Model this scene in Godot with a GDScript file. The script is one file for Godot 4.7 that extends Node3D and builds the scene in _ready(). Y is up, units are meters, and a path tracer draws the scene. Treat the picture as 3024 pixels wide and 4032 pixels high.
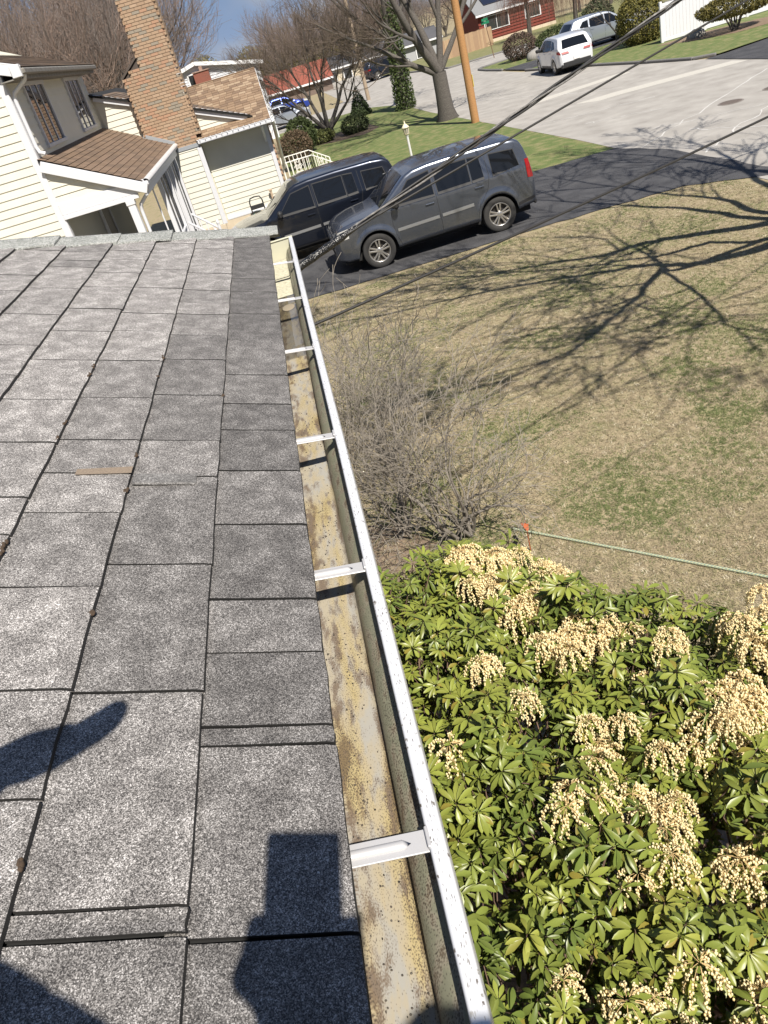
extends Node3D

const EYE := Vector3(0, 4.57, 0)
const SUN := Vector3(0.25, 1.0, 0.78)
const RIM := 3.87            # top of the gutter rim
const EAVE := -0.1354        # x of the lowest shingle edge
const RUN := 0.1452          # horizontal run of one shingle course
const RISE := 0.0535
const ROOF := 3.888           # height of the lowest shingle edge
var rng := RandomNumberGenerator.new()
var mats := {}
var used := {}

class Mb:
	var v := PackedVector3Array()
	var n := PackedVector3Array()
	var c := PackedColorArray()
	var t := PackedVector2Array()
	var ix := PackedInt32Array()
	var col := Color(1, 1, 1)

	func vert(p: Vector3, nn: Vector3, uv := Vector2.ZERO) -> int:
		v.append(p)
		n.append(nn)
		c.append(col)
		t.append(uv)
		return v.size() - 1

	func tri3(a: int, b: int, d: int) -> void:
		ix.append(a)
		ix.append(d)
		ix.append(b)

	func face(p: Array, out: Vector3, uvs := []) -> void:
		var nn: Vector3 = (p[1] - p[0]).cross(p[2] - p[0])
		if nn.length_squared() < 1e-14 and p.size() > 3:
			nn = (p[2] - p[0]).cross(p[3] - p[0])
		nn = nn.normalized()
		var flip := nn.dot(out) < 0.0
		if flip:
			nn = -nn
		var k := v.size()
		for i in p.size():
			vert(p[i], nn, uvs[i] if i < uvs.size() else Vector2.ZERO)
		for i in range(1, p.size() - 1):
			if flip:
				tri3(k, k + i + 1, k + i)
			else:
				tri3(k, k + i, k + i + 1)

	func box(ctr: Vector3, size: Vector3, bevel := 0.0, bas := Basis()) -> void:
		var h := size * 0.5
		var b := minf(bevel, minf(h.x, minf(h.y, h.z)) * 0.9)
		for a in 3:
			var a1 := (a + 1) % 3
			var a2 := (a + 2) % 3
			for s in [-1.0, 1.0]:
				var out := Vector3.ZERO
				out[a] = s
				var p := []
				for q in [[-1, -1], [1, -1], [1, 1], [-1, 1]]:
					var w := Vector3.ZERO
					w[a] = s * h[a]
					w[a1] = q[0] * (h[a1] - b)
					w[a2] = q[1] * (h[a2] - b)
					p.append(ctr + bas * w)
				face(p, bas * out)
			if b > 0.0:
				for s1 in [-1.0, 1.0]:
					for s2 in [-1.0, 1.0]:
						var p2 := []
						for q in [[-1, 0], [1, 0], [1, 1], [-1, 1]]:
							var w := Vector3.ZERO
							w[a] = q[0] * (h[a] - b)
							w[a1] = s1 * (h[a1] - (b if q[1] == 1 else 0.0))
							w[a2] = s2 * (h[a2] - (0.0 if q[1] == 1 else b))
							p2.append(ctr + bas * w)
						var o2 := Vector3.ZERO
						o2[a1] = s1
						o2[a2] = s2
						face(p2, bas * o2)
		if b > 0.0:
			for sx in [-1.0, 1.0]:
				for sy in [-1.0, 1.0]:
					for sz in [-1.0, 1.0]:
						var s := Vector3(sx, sy, sz)
						var p3 := []
						for a in 3:
							var w := Vector3.ZERO
							for e in 3:
								w[e] = s[e] * (h[e] - (0.0 if e == a else b))
							p3.append(ctr + bas * w)
						face(p3, bas * s)

	func bar(a: Vector3, b: Vector3, w: float, h: float, bevel := 0.0, up := Vector3.UP) -> void:
		var d := (b - a)
		var ln := d.length()
		d /= ln
		var sd := d.cross(up)
		if sd.length() < 0.001:
			sd = d.cross(Vector3.RIGHT)
		sd = sd.normalized()
		var u2 := sd.cross(d)
		box((a + b) * 0.5, Vector3(ln, h, w), bevel, Basis(d, u2, sd))

	func tube(pts: PackedVector3Array, rad: PackedFloat32Array, sides: int, cap := true) -> void:
		var m := pts.size()
		var d0 := (pts[1] - pts[0]).normalized()
		var sd := d0.cross(Vector3.UP if absf(d0.y) < 0.9 else Vector3.RIGHT).normalized()
		var start := v.size()
		for i in m:
			var d := (pts[mini(i + 1, m - 1)] - pts[maxi(i - 1, 0)]).normalized()
			sd = (sd - d * sd.dot(d)).normalized()
			var up := d.cross(sd)
			for k in sides:
				var a := TAU * k / sides
				var nn := sd * cos(a) + up * sin(a)
				vert(pts[i] + nn * rad[i], nn, Vector2(float(k) / sides, float(i)))
		for i in m - 1:
			for k in sides:
				var k2 := (k + 1) % sides
				var a := start + i * sides + k
				var b := start + i * sides + k2
				tri3(a, b, b + sides)
				tri3(a, b + sides, a + sides)
		if cap:
			for e in [0, m - 1]:
				if rad[e] > 0.004:
					var ring := []
					for k in sides:
						ring.append(v[start + e * sides + k])
					face(ring, (pts[e] - pts[1 if e == 0 else m - 2]))

	# rows: array of PackedVector3Array, all as long; smooth normals
	func grid(rows: Array, flip := false, uvs := []) -> void:
		var h := rows.size()
		var w: int = rows[0].size()
		var k := v.size()
		for i in h:
			for j in w:
				var du: Vector3 = rows[i][mini(j + 1, w - 1)] - rows[i][maxi(j - 1, 0)]
				var dv: Vector3 = rows[mini(i + 1, h - 1)][j] - rows[maxi(i - 1, 0)][j]
				var nn := du.cross(dv).normalized()
				if flip:
					nn = -nn
				vert(rows[i][j], nn, uvs[i][j] if uvs.size() > 0 else Vector2(j, i))
		for i in h - 1:
			for j in w - 1:
				var a := k + i * w + j
				if flip:
					tri3(a, a + w, a + w + 1)
					tri3(a, a + w + 1, a + 1)
				else:
					tri3(a, a + 1, a + w + 1)
					tri3(a, a + w + 1, a + w)

	# lathe round the axis from a along d: prof = [[along, radius], ...]
	func lathe(a: Vector3, d: Vector3, prof: Array, sides: int, flip := false) -> void:
		d = d.normalized()
		var sd := d.cross(Vector3.UP if absf(d.y) < 0.9 else Vector3.RIGHT).normalized()
		var up := d.cross(sd)
		var rows := []
		for q in prof:
			var r := PackedVector3Array()
			for k in sides + 1:
				var an := TAU * k / sides
				r.append(a + d * float(q[0]) + (sd * cos(an) + up * sin(an)) * float(q[1]))
			rows.append(r)
		grid(rows, flip)

	# polygon in a plane, pushed along e
	func prism(poly: Array, e: Vector3) -> void:
		var ctr := Vector3.ZERO
		for p in poly:
			ctr += p
		ctr = ctr / poly.size() + e * 0.5
		face(poly, -e)
		var far := []
		for p in poly:
			far.append(p + e)
		face(far, e)
		for i in poly.size():
			var j := (i + 1) % poly.size()
			var m: Vector3 = (poly[i] + poly[j] + e) * 0.5
			face([poly[i], poly[j], poly[j] + e, poly[i] + e], m - ctr)

	func blob(ctr: Vector3, r: Vector3, la := 6, lo := 8) -> void:
		var rows := []
		for i in la + 1:
			var th := PI * i / la
			var row := PackedVector3Array()
			for j in lo + 1:
				var ph := TAU * j / lo
				row.append(ctr + Vector3(sin(th) * cos(ph) * r.x, cos(th) * r.y, sin(th) * sin(ph) * r.z))
			rows.append(row)
		var k := v.size()
		grid(rows, false)
		for i in range(k, v.size()):
			n[i] = ((v[i] - ctr) / r / r).normalized()

	func mesh() -> ArrayMesh:
		var a := []
		a.resize(Mesh.ARRAY_MAX)
		a[Mesh.ARRAY_VERTEX] = v
		a[Mesh.ARRAY_NORMAL] = n
		a[Mesh.ARRAY_COLOR] = c
		a[Mesh.ARRAY_TEX_UV] = t
		a[Mesh.ARRAY_INDEX] = ix
		var m := ArrayMesh.new()
		m.add_surface_from_arrays(Mesh.PRIMITIVE_TRIANGLES, a)
		return m

func rnd(a: float, b: float) -> float:
	return rng.randf_range(a, b)

func rvec() -> Vector3:
	return Vector3(rnd(-1, 1), rnd(-1, 1), rnd(-1, 1))

func lin(r: float, g: float, b: float) -> Color:
	return Color(r, g, b)

func numbered(called: String, parent: Node) -> String:
	var key := str(parent.get_instance_id()) + called
	var k: int = used.get(key, 0)
	used[key] = k + 1
	return called if k == 0 else "%s_%03d" % [called, k]

func thing(called: String, label: String, category: String, at := Vector3.ZERO, group := "") -> Node3D:
	var o := Node3D.new()
	o.name = numbered(called, self)
	add_child(o)
	o.position = at
	tag(o, label, category, group)
	return o

func tag(o: Node, label: String, category: String, group := "") -> void:
	o.set_meta("label", label)
	o.set_meta("category", category)
	if group != "":
		o.set_meta("group", group)

func put(mesh: Mesh, called: String, m: Material, parent: Node) -> MeshInstance3D:
	var o := MeshInstance3D.new()
	o.mesh = mesh
	o.material_override = m
	o.name = numbered(called, parent)
	parent.add_child(o)
	return o

func part(mb: Mb, called: String, m: Material, parent: Node) -> MeshInstance3D:
	return put(mb.mesh(), called, m, parent)

func setting(mb: Mb, called: String, m: Material) -> MeshInstance3D:
	var o := part(mb, called, m, self)
	o.set_meta("kind", "structure")
	return o

func copy_of(o: Node3D, label := "") -> Node3D:
	var r: Node3D = o.duplicate()
	var base := String(o.name)
	if base.length() > 4 and base[base.length() - 4] == "_":
		base = base.substr(0, base.length() - 4)
	r.name = numbered(base, self)
	add_child(r)
	if label != "":
		r.set_meta("label", label)
	return r

func mat(key: String, c := Color(0.5, 0.5, 0.5), rough := 0.8, metal := 0.0) -> StandardMaterial3D:
	if mats.has(key):
		return mats[key]
	var m := StandardMaterial3D.new()
	m.albedo_color = c.linear_to_srgb()
	m.roughness = rough
	m.metallic = metal
	m.vertex_color_use_as_albedo = true
	mats[key] = m
	return m

# a seamless picture that runs through the linear colours in cols by layered noise
func ntex(sd: int, freq: float, cols: Array, fine := 0.35, fine_freq := 0.25, size := 512, kind := FastNoiseLite.TYPE_SIMPLEX_SMOOTH) -> ImageTexture:
	var a := FastNoiseLite.new()
	a.seed = sd
	a.noise_type = kind
	a.frequency = freq
	a.fractal_octaves = 4
	var b := FastNoiseLite.new()
	b.seed = sd + 77
	b.frequency = fine_freq
	b.fractal_octaves = 2
	var da := a.get_seamless_image(size, size).get_data()
	var db := b.get_seamless_image(size, size).get_data()
	var lut := PackedByteArray()
	for i in 256:
		var x := clampf((i / 255.0 - 0.12) / 0.76, 0.0, 0.9999) * (cols.size() - 1)
		var k := int(x)
		var q: Color = (cols[k] as Color).lerp(cols[k + 1], x - k).linear_to_srgb()
		lut.append(int(clampf(q.r, 0, 1) * 255))
		lut.append(int(clampf(q.g, 0, 1) * 255))
		lut.append(int(clampf(q.b, 0, 1) * 255))
	var out := PackedByteArray()
	out.resize(size * size * 3)
	var wf := int(fine * 256)
	var wa := 256 - wf
	for i in size * size:
		var q := ((da[i] * wa + db[i] * wf) >> 8) * 3
		out[i * 3] = lut[q]
		out[i * 3 + 1] = lut[q + 1]
		out[i * 3 + 2] = lut[q + 2]
	return ImageTexture.create_from_image(Image.create_from_data(size, size, false, Image.FORMAT_RGB8, out))

func nmat(key: String, tex: Texture2D, metres: float, rough := 0.85, world := true) -> StandardMaterial3D:
	if mats.has(key):
		return mats[key]
	var m := mat(key, Color(1, 1, 1), rough)
	m.albedo_texture = tex
	m.uv1_triplanar = true
	m.uv1_world_triplanar = world
	m.uv1_scale = Vector3.ONE / metres
	return m

func bump(m: StandardMaterial3D, sd: int, freq: float, strength: float, size := 512) -> void:
	var a := FastNoiseLite.new()
	a.seed = sd
	a.frequency = freq
	a.fractal_octaves = 3
	var im := a.get_seamless_image(size, size)
	im.convert(Image.FORMAT_RGBA8)
	im.bump_map_to_normal_map(strength)
	m.normal_enabled = true
	m.normal_texture = ImageTexture.create_from_image(im)

func table(tb: Array, x: float) -> float:
	if x <= tb[0][0]:
		return tb[0][1]
	for i in range(1, tb.size()):
		if x <= tb[i][0]:
			var f: float = (x - tb[i - 1][0]) / (tb[i][0] - tb[i - 1][0])
			return lerpf(tb[i - 1][1], tb[i][1], f)
	return tb[tb.size() - 1][1]

# ---------- bare trees ----------
func grow(mt: Mb, mw: Mb, p: Vector3, d: Vector3, ln: float, r: float, lv: int, o: Dictionary) -> void:
	var seg := 5 if r > 0.03 else (4 if lv > 0 else 3)
	var pts := PackedVector3Array()
	var rad := PackedFloat32Array()
	var dirs := []
	var q := p
	var dd := d
	var up: float = o.up
	for i in seg + 1:
		pts.append(q)
		rad.append(maxf(r * (1.0 - float(i) / seg * (1.0 - o.taper)), o.least))
		dirs.append(dd)
		dd = (dd + rvec() * o.wig + Vector3.UP * up).normalized()
		q += dd * ln / seg
	var sides := 8 if r > 0.08 else (5 if r > 0.02 else 3)
	(mt if r > o.thin else mw).tube(pts, rad, sides, false)
	if lv <= 0:
		return
	var cnt: int = o.n[lv]
	for i in cnt:
		var f := rnd(o.low, 1.0)
		if i == 0:
			f = 1.0
		var k := mini(int(f * seg), seg - 1)
		var fr := f * seg - k
		var at := pts[k].lerp(pts[k + 1], fr)
		var bd: Vector3 = dirs[k]
		var ax := bd.cross(rvec()).normalized()
		var an: float = o.spread * rnd(0.55, 1.3) * (0.45 if i == 0 else 1.0)
		var cd := bd.rotated(ax, an)
		var cr := rad[k] * (0.8 if i == 0 else rnd(0.45, 0.7))
		grow(mt, mw, at, cd, ln * rnd(o.shrink - 0.12, o.shrink + 0.1), cr, lv - 1, o)

func opts(over := {}) -> Dictionary:
	var o := {"n": [0, 4, 4, 4, 4, 4, 4], "spread": 0.6, "wig": 0.14, "up": 0.05, "taper": 0.55, "thin": 0.02, "least": 0.003, "low": 0.35, "shrink": 0.72}
	o.merge(over, true)
	return o

func bark_mat() -> StandardMaterial3D:
	if not mats.has("bark"):
		var m := nmat("bark", ntex(11, 0.02, [lin(0.035, 0.03, 0.027), lin(0.09, 0.08, 0.07), lin(0.18, 0.165, 0.145)], 0.5, 0.15), 0.7)
		bump(m, 5, 0.06, 6.0)
	return mats["bark"]

func twig_mat(key: String, c: Color) -> StandardMaterial3D:
	return mat("twig_" + key, c, 0.9)

# leaves or needles scattered through a solid: fills an Mb with small quads
func leafy(mb: Mb, inside: Callable, lo: Vector3, hi: Vector3, count: int, size: float, cols: Array) -> void:
	var made := 0
	var tries := 0
	while made < count and tries < count * 12:
		tries += 1
		var p := Vector3(rnd(lo.x, hi.x), rnd(lo.y, hi.y), rnd(lo.z, hi.z))
		if not inside.call(p):
			continue
		made += 1
		var a := rvec().normalized()
		var b := a.cross(rvec()).normalized()
		var s := size * rnd(0.6, 1.3)
		mb.col = cols[rng.randi() % cols.size()]
		var base := p - a * s
		mb.face([base, p + b * s * 0.45, p + a * s, p - b * s * 0.45], Vector3.UP + rvec() * 0.4)
	mb.col = Color.WHITE

# ---------- vehicles: x to the front, y up, z to the right side ----------
func car_w(s: Dictionary, x: float, y: float) -> float:
	var w := table(s.plan, x)
	var belt: float = table(s.belt, x)
	if y < 0.62:
		w *= lerpf(0.955, 1.0, smoothstep(0.2, 0.62, y))
	elif y > belt:
		var top: float = s.high
		w -= s.tumble * clampf((y - belt) / (top - belt), 0, 1.2) + 0.012 * smoothstep(belt, belt + 0.04, y)
	else:
		w -= 0.012 * smoothstep(0.75, belt, y)
	for cx in [s.xf, s.xr]:
		var r := Vector2(x - cx, y - s.r).length()
		var ra: float = s.arch
		if r < ra + 0.14 and y < belt:
			w += s.flare * (1.0 - smoothstep(0.0, 0.12, r - ra - 0.02))
	return w

func car_top(s: Dictionary, x: float, z: float) -> float:
	var w := maxf(table(s.plan, x), 0.1)
	var q := clampf(absf(z) / w, 0, 1)
	return table(s.top, x) + 0.035 * (1.0 - q * q) - 0.012

func side_patch(mb: Mb, s: Dictionary, q: Array, off: float, sd: float, nx := 10, ny := 5) -> void:
	var rows := []
	for j in ny + 1:
		var row := PackedVector3Array()
		var fy := float(j) / ny
		for i in nx + 1:
			var fx := float(i) / nx
			var lo: Vector2 = (q[0] as Vector2).lerp(q[1], fx)
			var hi: Vector2 = (q[3] as Vector2).lerp(q[2], fx)
			var p := lo.lerp(hi, fy)
			row.append(Vector3(p.x, p.y, sd * (car_w(s, p.x, p.y) + off)))
		rows.append(row)
	mb.grid(rows, sd < 0)

func side_line(mb: Mb, s: Dictionary, pts: Array, wd: float, off: float, sd: float) -> void:
	for i in pts.size() - 1:
		var a: Vector2 = pts[i]
		var b: Vector2 = pts[i + 1]
		var nn := (b - a).orthogonal().normalized() * wd * 0.5
		side_patch(mb, s, [a - nn, b - nn, b + nn, a + nn], off, sd, 6, 1)

func top_patch(mb: Mb, s: Dictionary, xa: float, xb: float, za: float, zb: float, off: float) -> void:
	var rows := []
	for i in 9:
		var f := i / 8.0
		var x := lerpf(xa, xb, f)
		var zw := lerpf(za, zb, f)
		var row := PackedVector3Array()
		var sl := (table(s.top, x + 0.02) - table(s.top, x - 0.02)) / 0.04
		var nn := Vector3(-sl, 1, 0).normalized()
		for j in 11:
			var z := lerpf(-zw, zw, j / 10.0)
			row.append(Vector3(x, car_top(s, x, z), z) + nn * off)
		rows.append(row)
	mb.grid(rows, false)

func wheel(parent: Node3D, at: Vector3, sd: float, r: float, wd: float, rim_m: Material, spokes: int) -> void:
	var w := thing_part("wheel", parent)
	w.position = at
	var ty := Mb.new()
	var rr := r * 0.66
	ty.lathe(Vector3.ZERO, Vector3(0, 0, sd), [[-wd, rr], [-wd, r * 0.95], [-wd * 0.85, r], [-wd * 0.1, r], [0.0, r * 0.95], [0.008, r * 0.82], [0.0, rr + 0.005], [-0.03, rr - 0.004]], 36)
	part(ty, "tyre", mat("tyre", lin(0.028, 0.027, 0.026), 0.85), w)
	var rm := Mb.new()
	rm.lathe(Vector3.ZERO, Vector3(0, 0, sd), [[-0.005, rr + 0.004], [0.004, rr - 0.008], [-0.012, rr - 0.022], [-wd * 0.8, rr - 0.04]], 36)
	rm.lathe(Vector3.ZERO, Vector3(0, 0, sd), [[-0.03, r * 0.2], [-0.012, r * 0.19], [-0.004, r * 0.1], [-0.002, 0.001]], 18)
	for k in spokes:
		var a := TAU * k / spokes + 0.3
		var dr := Vector3(cos(a), sin(a), 0)
		var ta := Vector3(-sin(a), cos(a), 0)
		for e in [-1.0, 1.0]:
			var p0: Vector3 = dr * r * 0.15 + ta * e * r * 0.05 + Vector3(0, 0, sd * -0.02)
			var p1: Vector3 = dr * (rr - 0.012) + ta * e * r * 0.115 + Vector3(0, 0, sd * -0.018)
			rm.bar(p0, p1, r * 0.1, 0.026, 0.006, Vector3(0, 0, sd))
	part(rm, "rim", rim_m, w)
	var dk := Mb.new()
	dk.lathe(Vector3.ZERO, Vector3(0, 0, sd), [[-0.075, rr - 0.01], [-0.07, 0.001]], 24)
	part(dk, "brake_disc", mat("brake", lin(0.05, 0.045, 0.04), 0.6, 0.6), w)

func rear_x(s: Dictionary, y: float) -> float:
	var x: float = -s.len * 0.5
	while table(s.top, x) < y and x < 0.0:
		x += 0.01
	return x

func thing_part(called: String, parent: Node3D) -> Node3D:
	var o := Node3D.new()
	o.name = numbered(called, parent)
	parent.add_child(o)
	return o

func car_body(s: Dictionary) -> Mb:
	var mb := Mb.new()
	var xs := []
	var x0: float = -s.len * 0.5
	var x1: float = s.len * 0.5
	var nst := 120
	for i in nst + 1:
		xs.append(lerpf(x0, x1, i / float(nst)))
	var J := 16
	for sd in [1.0, -1.0]:
		var rows := []
		for x in xs:
			var yt := table(s.top, x)
			var yb: float = table(s.sill, x)
			for cx in [s.xf, s.xr]:
				if absf(x - cx) < s.arch:
					yb = maxf(yb, s.r + sqrt(s.arch * s.arch - (x - cx) * (x - cx)))
			var ysh := maxf(yt - 0.075, yb + 0.01)
			var row := PackedVector3Array()
			var wb := car_w(s, x, yb)
			row.append(Vector3(x, yb + 0.0, sd * (wb - 0.09)))
			for j in J + 1:
				var y := lerpf(yb, ysh, float(j) / J)
				row.append(Vector3(x, y, sd * car_w(s, x, y)))
			var w := car_w(s, x, ysh)
			row.append(Vector3(x, lerpf(ysh, yt, 0.55), sd * (w - 0.012)))
			row.append(Vector3(x, lerpf(ysh, yt, 0.86), sd * (w - 0.04)))
			row.append(Vector3(x, maxf(car_top(s, x, w - 0.09), ysh + 0.01), sd * (w - 0.09)))
			for q in [0.75, 0.5, 0.25, 0.0]:
				row.append(Vector3(x, car_top(s, x, (w - 0.09) * q), sd * (w - 0.09) * q))
			rows.append(row)
		mb.grid(rows, sd > 0)
		for e in [0, xs.size() - 1]:
			var r: PackedVector3Array = rows[e]
			var poly := []
			for p in r:
				poly.append(p)
			poly.append(Vector3(xs[e], r[0].y, 0))
			var ctr := Vector3(xs[e], (r[0].y + r[r.size() - 1].y) * 0.5, 0)
			for i in range(0, poly.size() - 1):
				mb.face([ctr, poly[i], poly[i + 1]], Vector3(-1 if e == 0 else 1, 0, 0))
	return mb

func build_car(called: String, label: String, cat: String, s: Dictionary, paint: Material, group := "") -> Node3D:
	var t := thing(called, label, cat, Vector3.ZERO, group)
	part(car_body(s), "body", paint, t)
	var glass := mat("car_glass", lin(0.008, 0.009, 0.011), 0.03)
	glass.metallic_specular = 0.55
	var black := mat("car_black", lin(0.02, 0.02, 0.021), 0.5)
	var chrome := mat("chrome", lin(0.6, 0.6, 0.6), 0.25, 1.0)
	var un := Mb.new()
	var xa: float = -s.len * 0.5 + 0.12
	un.box(Vector3(0, 0.34, 0), Vector3(s.len - 0.3, 0.2, 1.5))
	for cx in [s.xf, s.xr]:
		un.box(Vector3(cx, s.r + 0.13, 0), Vector3(s.arch * 2 - 0.02, s.arch * 1.45, 1.36))
	part(un, "underbody", mat("under", lin(0.012, 0.012, 0.012), 0.9), t)
	for sd in [1.0, -1.0]:
		for q in s.windows:
			var fr := Mb.new()
			var c: Vector2 = (q[0] + q[1] + q[2] + q[3]) * 0.25
			var qq := []
			for e in q:
				qq.append(c + (e - c) * Vector2(1.05, 1.1))
			side_patch(fr, s, qq, 0.003, sd)
			var w := part(fr, "window", black, t)
			var g := Mb.new()
			side_patch(g, s, q, 0.007, sd)
			part(g, "pane", glass, w)
		var ln := Mb.new()
		for l in s.lines:
			side_line(ln, s, l, 0.009, 0.0025, sd)
		part(ln, "door_seam", black, t)
		if s.has("strip"):
			for l in s.strip:
				var st := Mb.new()
				side_line(st, s, l, 0.055, 0.014, sd)
				side_line(st, s, [l[0] + Vector2(0, 0.03), l[1] + Vector2(0, 0.03)], 0.012, 0.006, sd)
				side_line(st, s, [l[0] - Vector2(0, 0.03), l[1] - Vector2(0, 0.03)], 0.012, 0.006, sd)
				part(st, "side_moulding", mat("moulding", lin(0.42, 0.43, 0.44), 0.3, 0.7), t)
		for h in s.handles:
			var hb := Mb.new()
			var z: float = sd * (car_w(s, h.x, h.y) + 0.022)
			hb.box(Vector3(h.x, h.y, z), Vector3(0.2, 0.032, 0.022), 0.01)
			for e in [-0.085, 0.085]:
				hb.box(Vector3(h.x + e, h.y, z - sd * 0.018), Vector3(0.03, 0.03, 0.03), 0.006)
			part(hb, "door_handle", s.handle_mat, t)
		var mi := Mb.new()
		var mp: Vector2 = s.mirror
		var mz: float = sd * (car_w(s, mp.x, mp.y) + 0.13)
		mi.box(Vector3(mp.x + 0.02, mp.y + 0.04, mz), Vector3(0.13, 0.17, 0.23), 0.045)
		mi.box(Vector3(mp.x + 0.02, mp.y - 0.03, mz - sd * 0.11), Vector3(0.07, 0.05, 0.1), 0.015)
		part(mi, "door_mirror", black, t)
		var hl := Mb.new()
		side_patch(hl, s, s.headlight, 0.006, sd, 8, 4)
		var fx: float = s.len * 0.5
		var fz := table(s.plan, fx - 0.01)
		hl.face([Vector3(fx + 0.006, s.headlight[1].y, sd * fz), Vector3(fx + 0.006, s.headlight[1].y, sd * (fz - 0.3)), Vector3(fx + 0.006, s.headlight[2].y, sd * (fz - 0.3)), Vector3(fx + 0.006, s.headlight[2].y, sd * fz)], Vector3(1, 0, 0))
		var lamp := mat("headlamp", lin(0.5, 0.5, 0.48), 0.08)
		lamp.clearcoat_enabled = true
		part(hl, "headlight", lamp, t)
		var tl := Mb.new()
		side_patch(tl, s, s.taillight, 0.008, sd, 6, 6)
		var th: float = s.tail_in
		var ya: float = s.taillight[0].y
		var yb: float = s.taillight[3].y
		var ra := rear_x(s, ya + 0.02)
		var rb := rear_x(s, yb + 0.02)
		var wa := car_w(s, ra, ya) - 0.05
		var wb := car_w(s, rb, yb) - 0.05
		tl.face([Vector3(ra - 0.02, ya, sd * wa), Vector3(ra - 0.02, ya, sd * (wa - th)), Vector3(rb - 0.02, yb, sd * (wb - th)), Vector3(rb - 0.02, yb, sd * wb)], Vector3(-1, 0, 0))
		part(tl, "tail_light", mat("tail", lin(0.26, 0.010, 0.010), 0.12), t)
		for cx in [s.xf, s.xr]:
			wheel(t, Vector3(cx, s.r, sd * (car_w(s, cx, 0.75) - 0.035)), sd, s.r, 0.22, s.rim, 5)
	var ws := Mb.new()
	top_patch(ws, s, s.shield[0], s.shield[1], s.shield[2], s.shield[3], 0.008)
	part(ws, "windshield", glass, t)
	if s.has("rear_glass"):
		var rg := Mb.new()
		if s.rear_glass.size() == 4:
			top_patch(rg, s, s.rear_glass[0], s.rear_glass[1], s.rear_glass[2], s.rear_glass[3], 0.008)
		part(rg, "rear_window", glass, t)
	var fxx: float = s.len * 0.5
	var gr := Mb.new()
	for k in 4:
		gr.box(Vector3(fxx + 0.012, s.grille.x + k * s.grille.y / 4.0, 0), Vector3(0.03, s.grille.y / 7.0, 1.0), 0.006)
	part(gr, "grille", chrome if s.get("chrome_grille", true) else black, t)
	var lb := Mb.new()
	lb.box(Vector3(fxx - 0.005, 0.4, 0), Vector3(0.03, 0.16, 1.25), 0.01)
	lb.box(Vector3(-fxx + 0.0, 0.42, 0), Vector3(0.06, 0.2, 1.4), 0.02)
	part(lb, "bumper_trim", black, t)
	var pl := Mb.new()
	pl.box(Vector3(rear_x(s, s.plate + 0.1) - 0.02, s.plate, 0), Vector3(0.012, 0.155, 0.31), 0.004)
	part(pl, "licence_plate", mat("plate", lin(0.7, 0.68, 0.66), 0.4), t)
	for e in s.get("extras", []):
		e.call(t, s)
	return t

# ---------- plants ----------
func leaf_at(mb: Mb, p: Vector3, d: Vector3, up: Vector3, ln: float, wd: float, bend: float) -> void:
	var sd := d.cross(up).normalized()
	up = sd.cross(d).normalized()
	var rows := []
	var l := [0.0, 0.3, 0.62, 0.86, 1.0]
	var w := [0.12, 0.72, 1.0, 0.6, 0.02]
	for i in 5:
		var c := p + d * ln * float(l[i]) - up * bend * ln * float(l[i]) * float(l[i])
		var hw: float = wd * 0.5 * w[i]
		rows.append(PackedVector3Array([c - sd * hw + up * hw * 0.35, c, c + sd * hw + up * hw * 0.35]))
	mb.grid(rows, false)

func whorl_mesh(droop: float) -> ArrayMesh:
	var mb := Mb.new()
	var cnt := 11
	for k in cnt:
		var a := TAU * k / cnt * 1.618 * 1.0 + rnd(-0.25, 0.25)
		var el := rnd(-0.35, 0.45) - droop
		if k < 3:
			el = rnd(0.3, 0.8) - droop
		var d := Vector3(cos(a) * cos(el), sin(el), sin(a) * cos(el))
		var g := rnd(0.75, 1.2)
		mb.col = Color(g, g * rnd(0.94, 1.04), g)
		if rng.randf() < 0.05:
			mb.col = Color(1.5, 0.75, 0.8)
		leaf_at(mb, Vector3(0, rnd(-0.012, 0.006), 0) + d * 0.008, d, Vector3.UP, rnd(0.034, 0.052), rnd(0.012, 0.0165), rnd(0.08, 0.4))
	mb.col = Color.WHITE
	return mb.mesh()

func cluster_mesh() -> ArrayMesh:
	var mb := Mb.new()
	var cnt := 15
	for k in cnt:
		var a := TAU * k / cnt * 2.0 + rnd(-0.4, 0.4)
		var d := Vector3(cos(a), rnd(0.1, 0.6), sin(a)).normalized()
		var p := d * rnd(0.0, 0.02)
		var pts := PackedVector3Array([p])
		var ln := rnd(0.075, 0.14)
		for i in 9:
			d = (d + Vector3.DOWN * 0.42).normalized()
			p += d * ln / 9.0
			pts.append(p)
		mb.col = Color(0.7, 0.55, 0.34)
		var rad := PackedFloat32Array()
		for i in 10:
			rad.append(0.0011)
		mb.tube(pts, rad, 3, false)
		for i in range(2, 10):
			for e in 3:
				var b := pts[i] + Vector3(rnd(-0.0065, 0.0065), rnd(-0.008, 0.0), rnd(-0.0065, 0.0065))
				var g := rnd(0.82, 1.1)
				mb.col = Color(0.96 * g, 0.9 * g, 0.7 * g) if rng.randf() < 0.85 else Color(0.92 * g, 0.76 * g, 0.5 * g)
				mb.blob(b, Vector3(0.0036, 0.0054, 0.0036), 3, 5)
	mb.col = Color.WHITE
	return mb.mesh()

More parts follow.
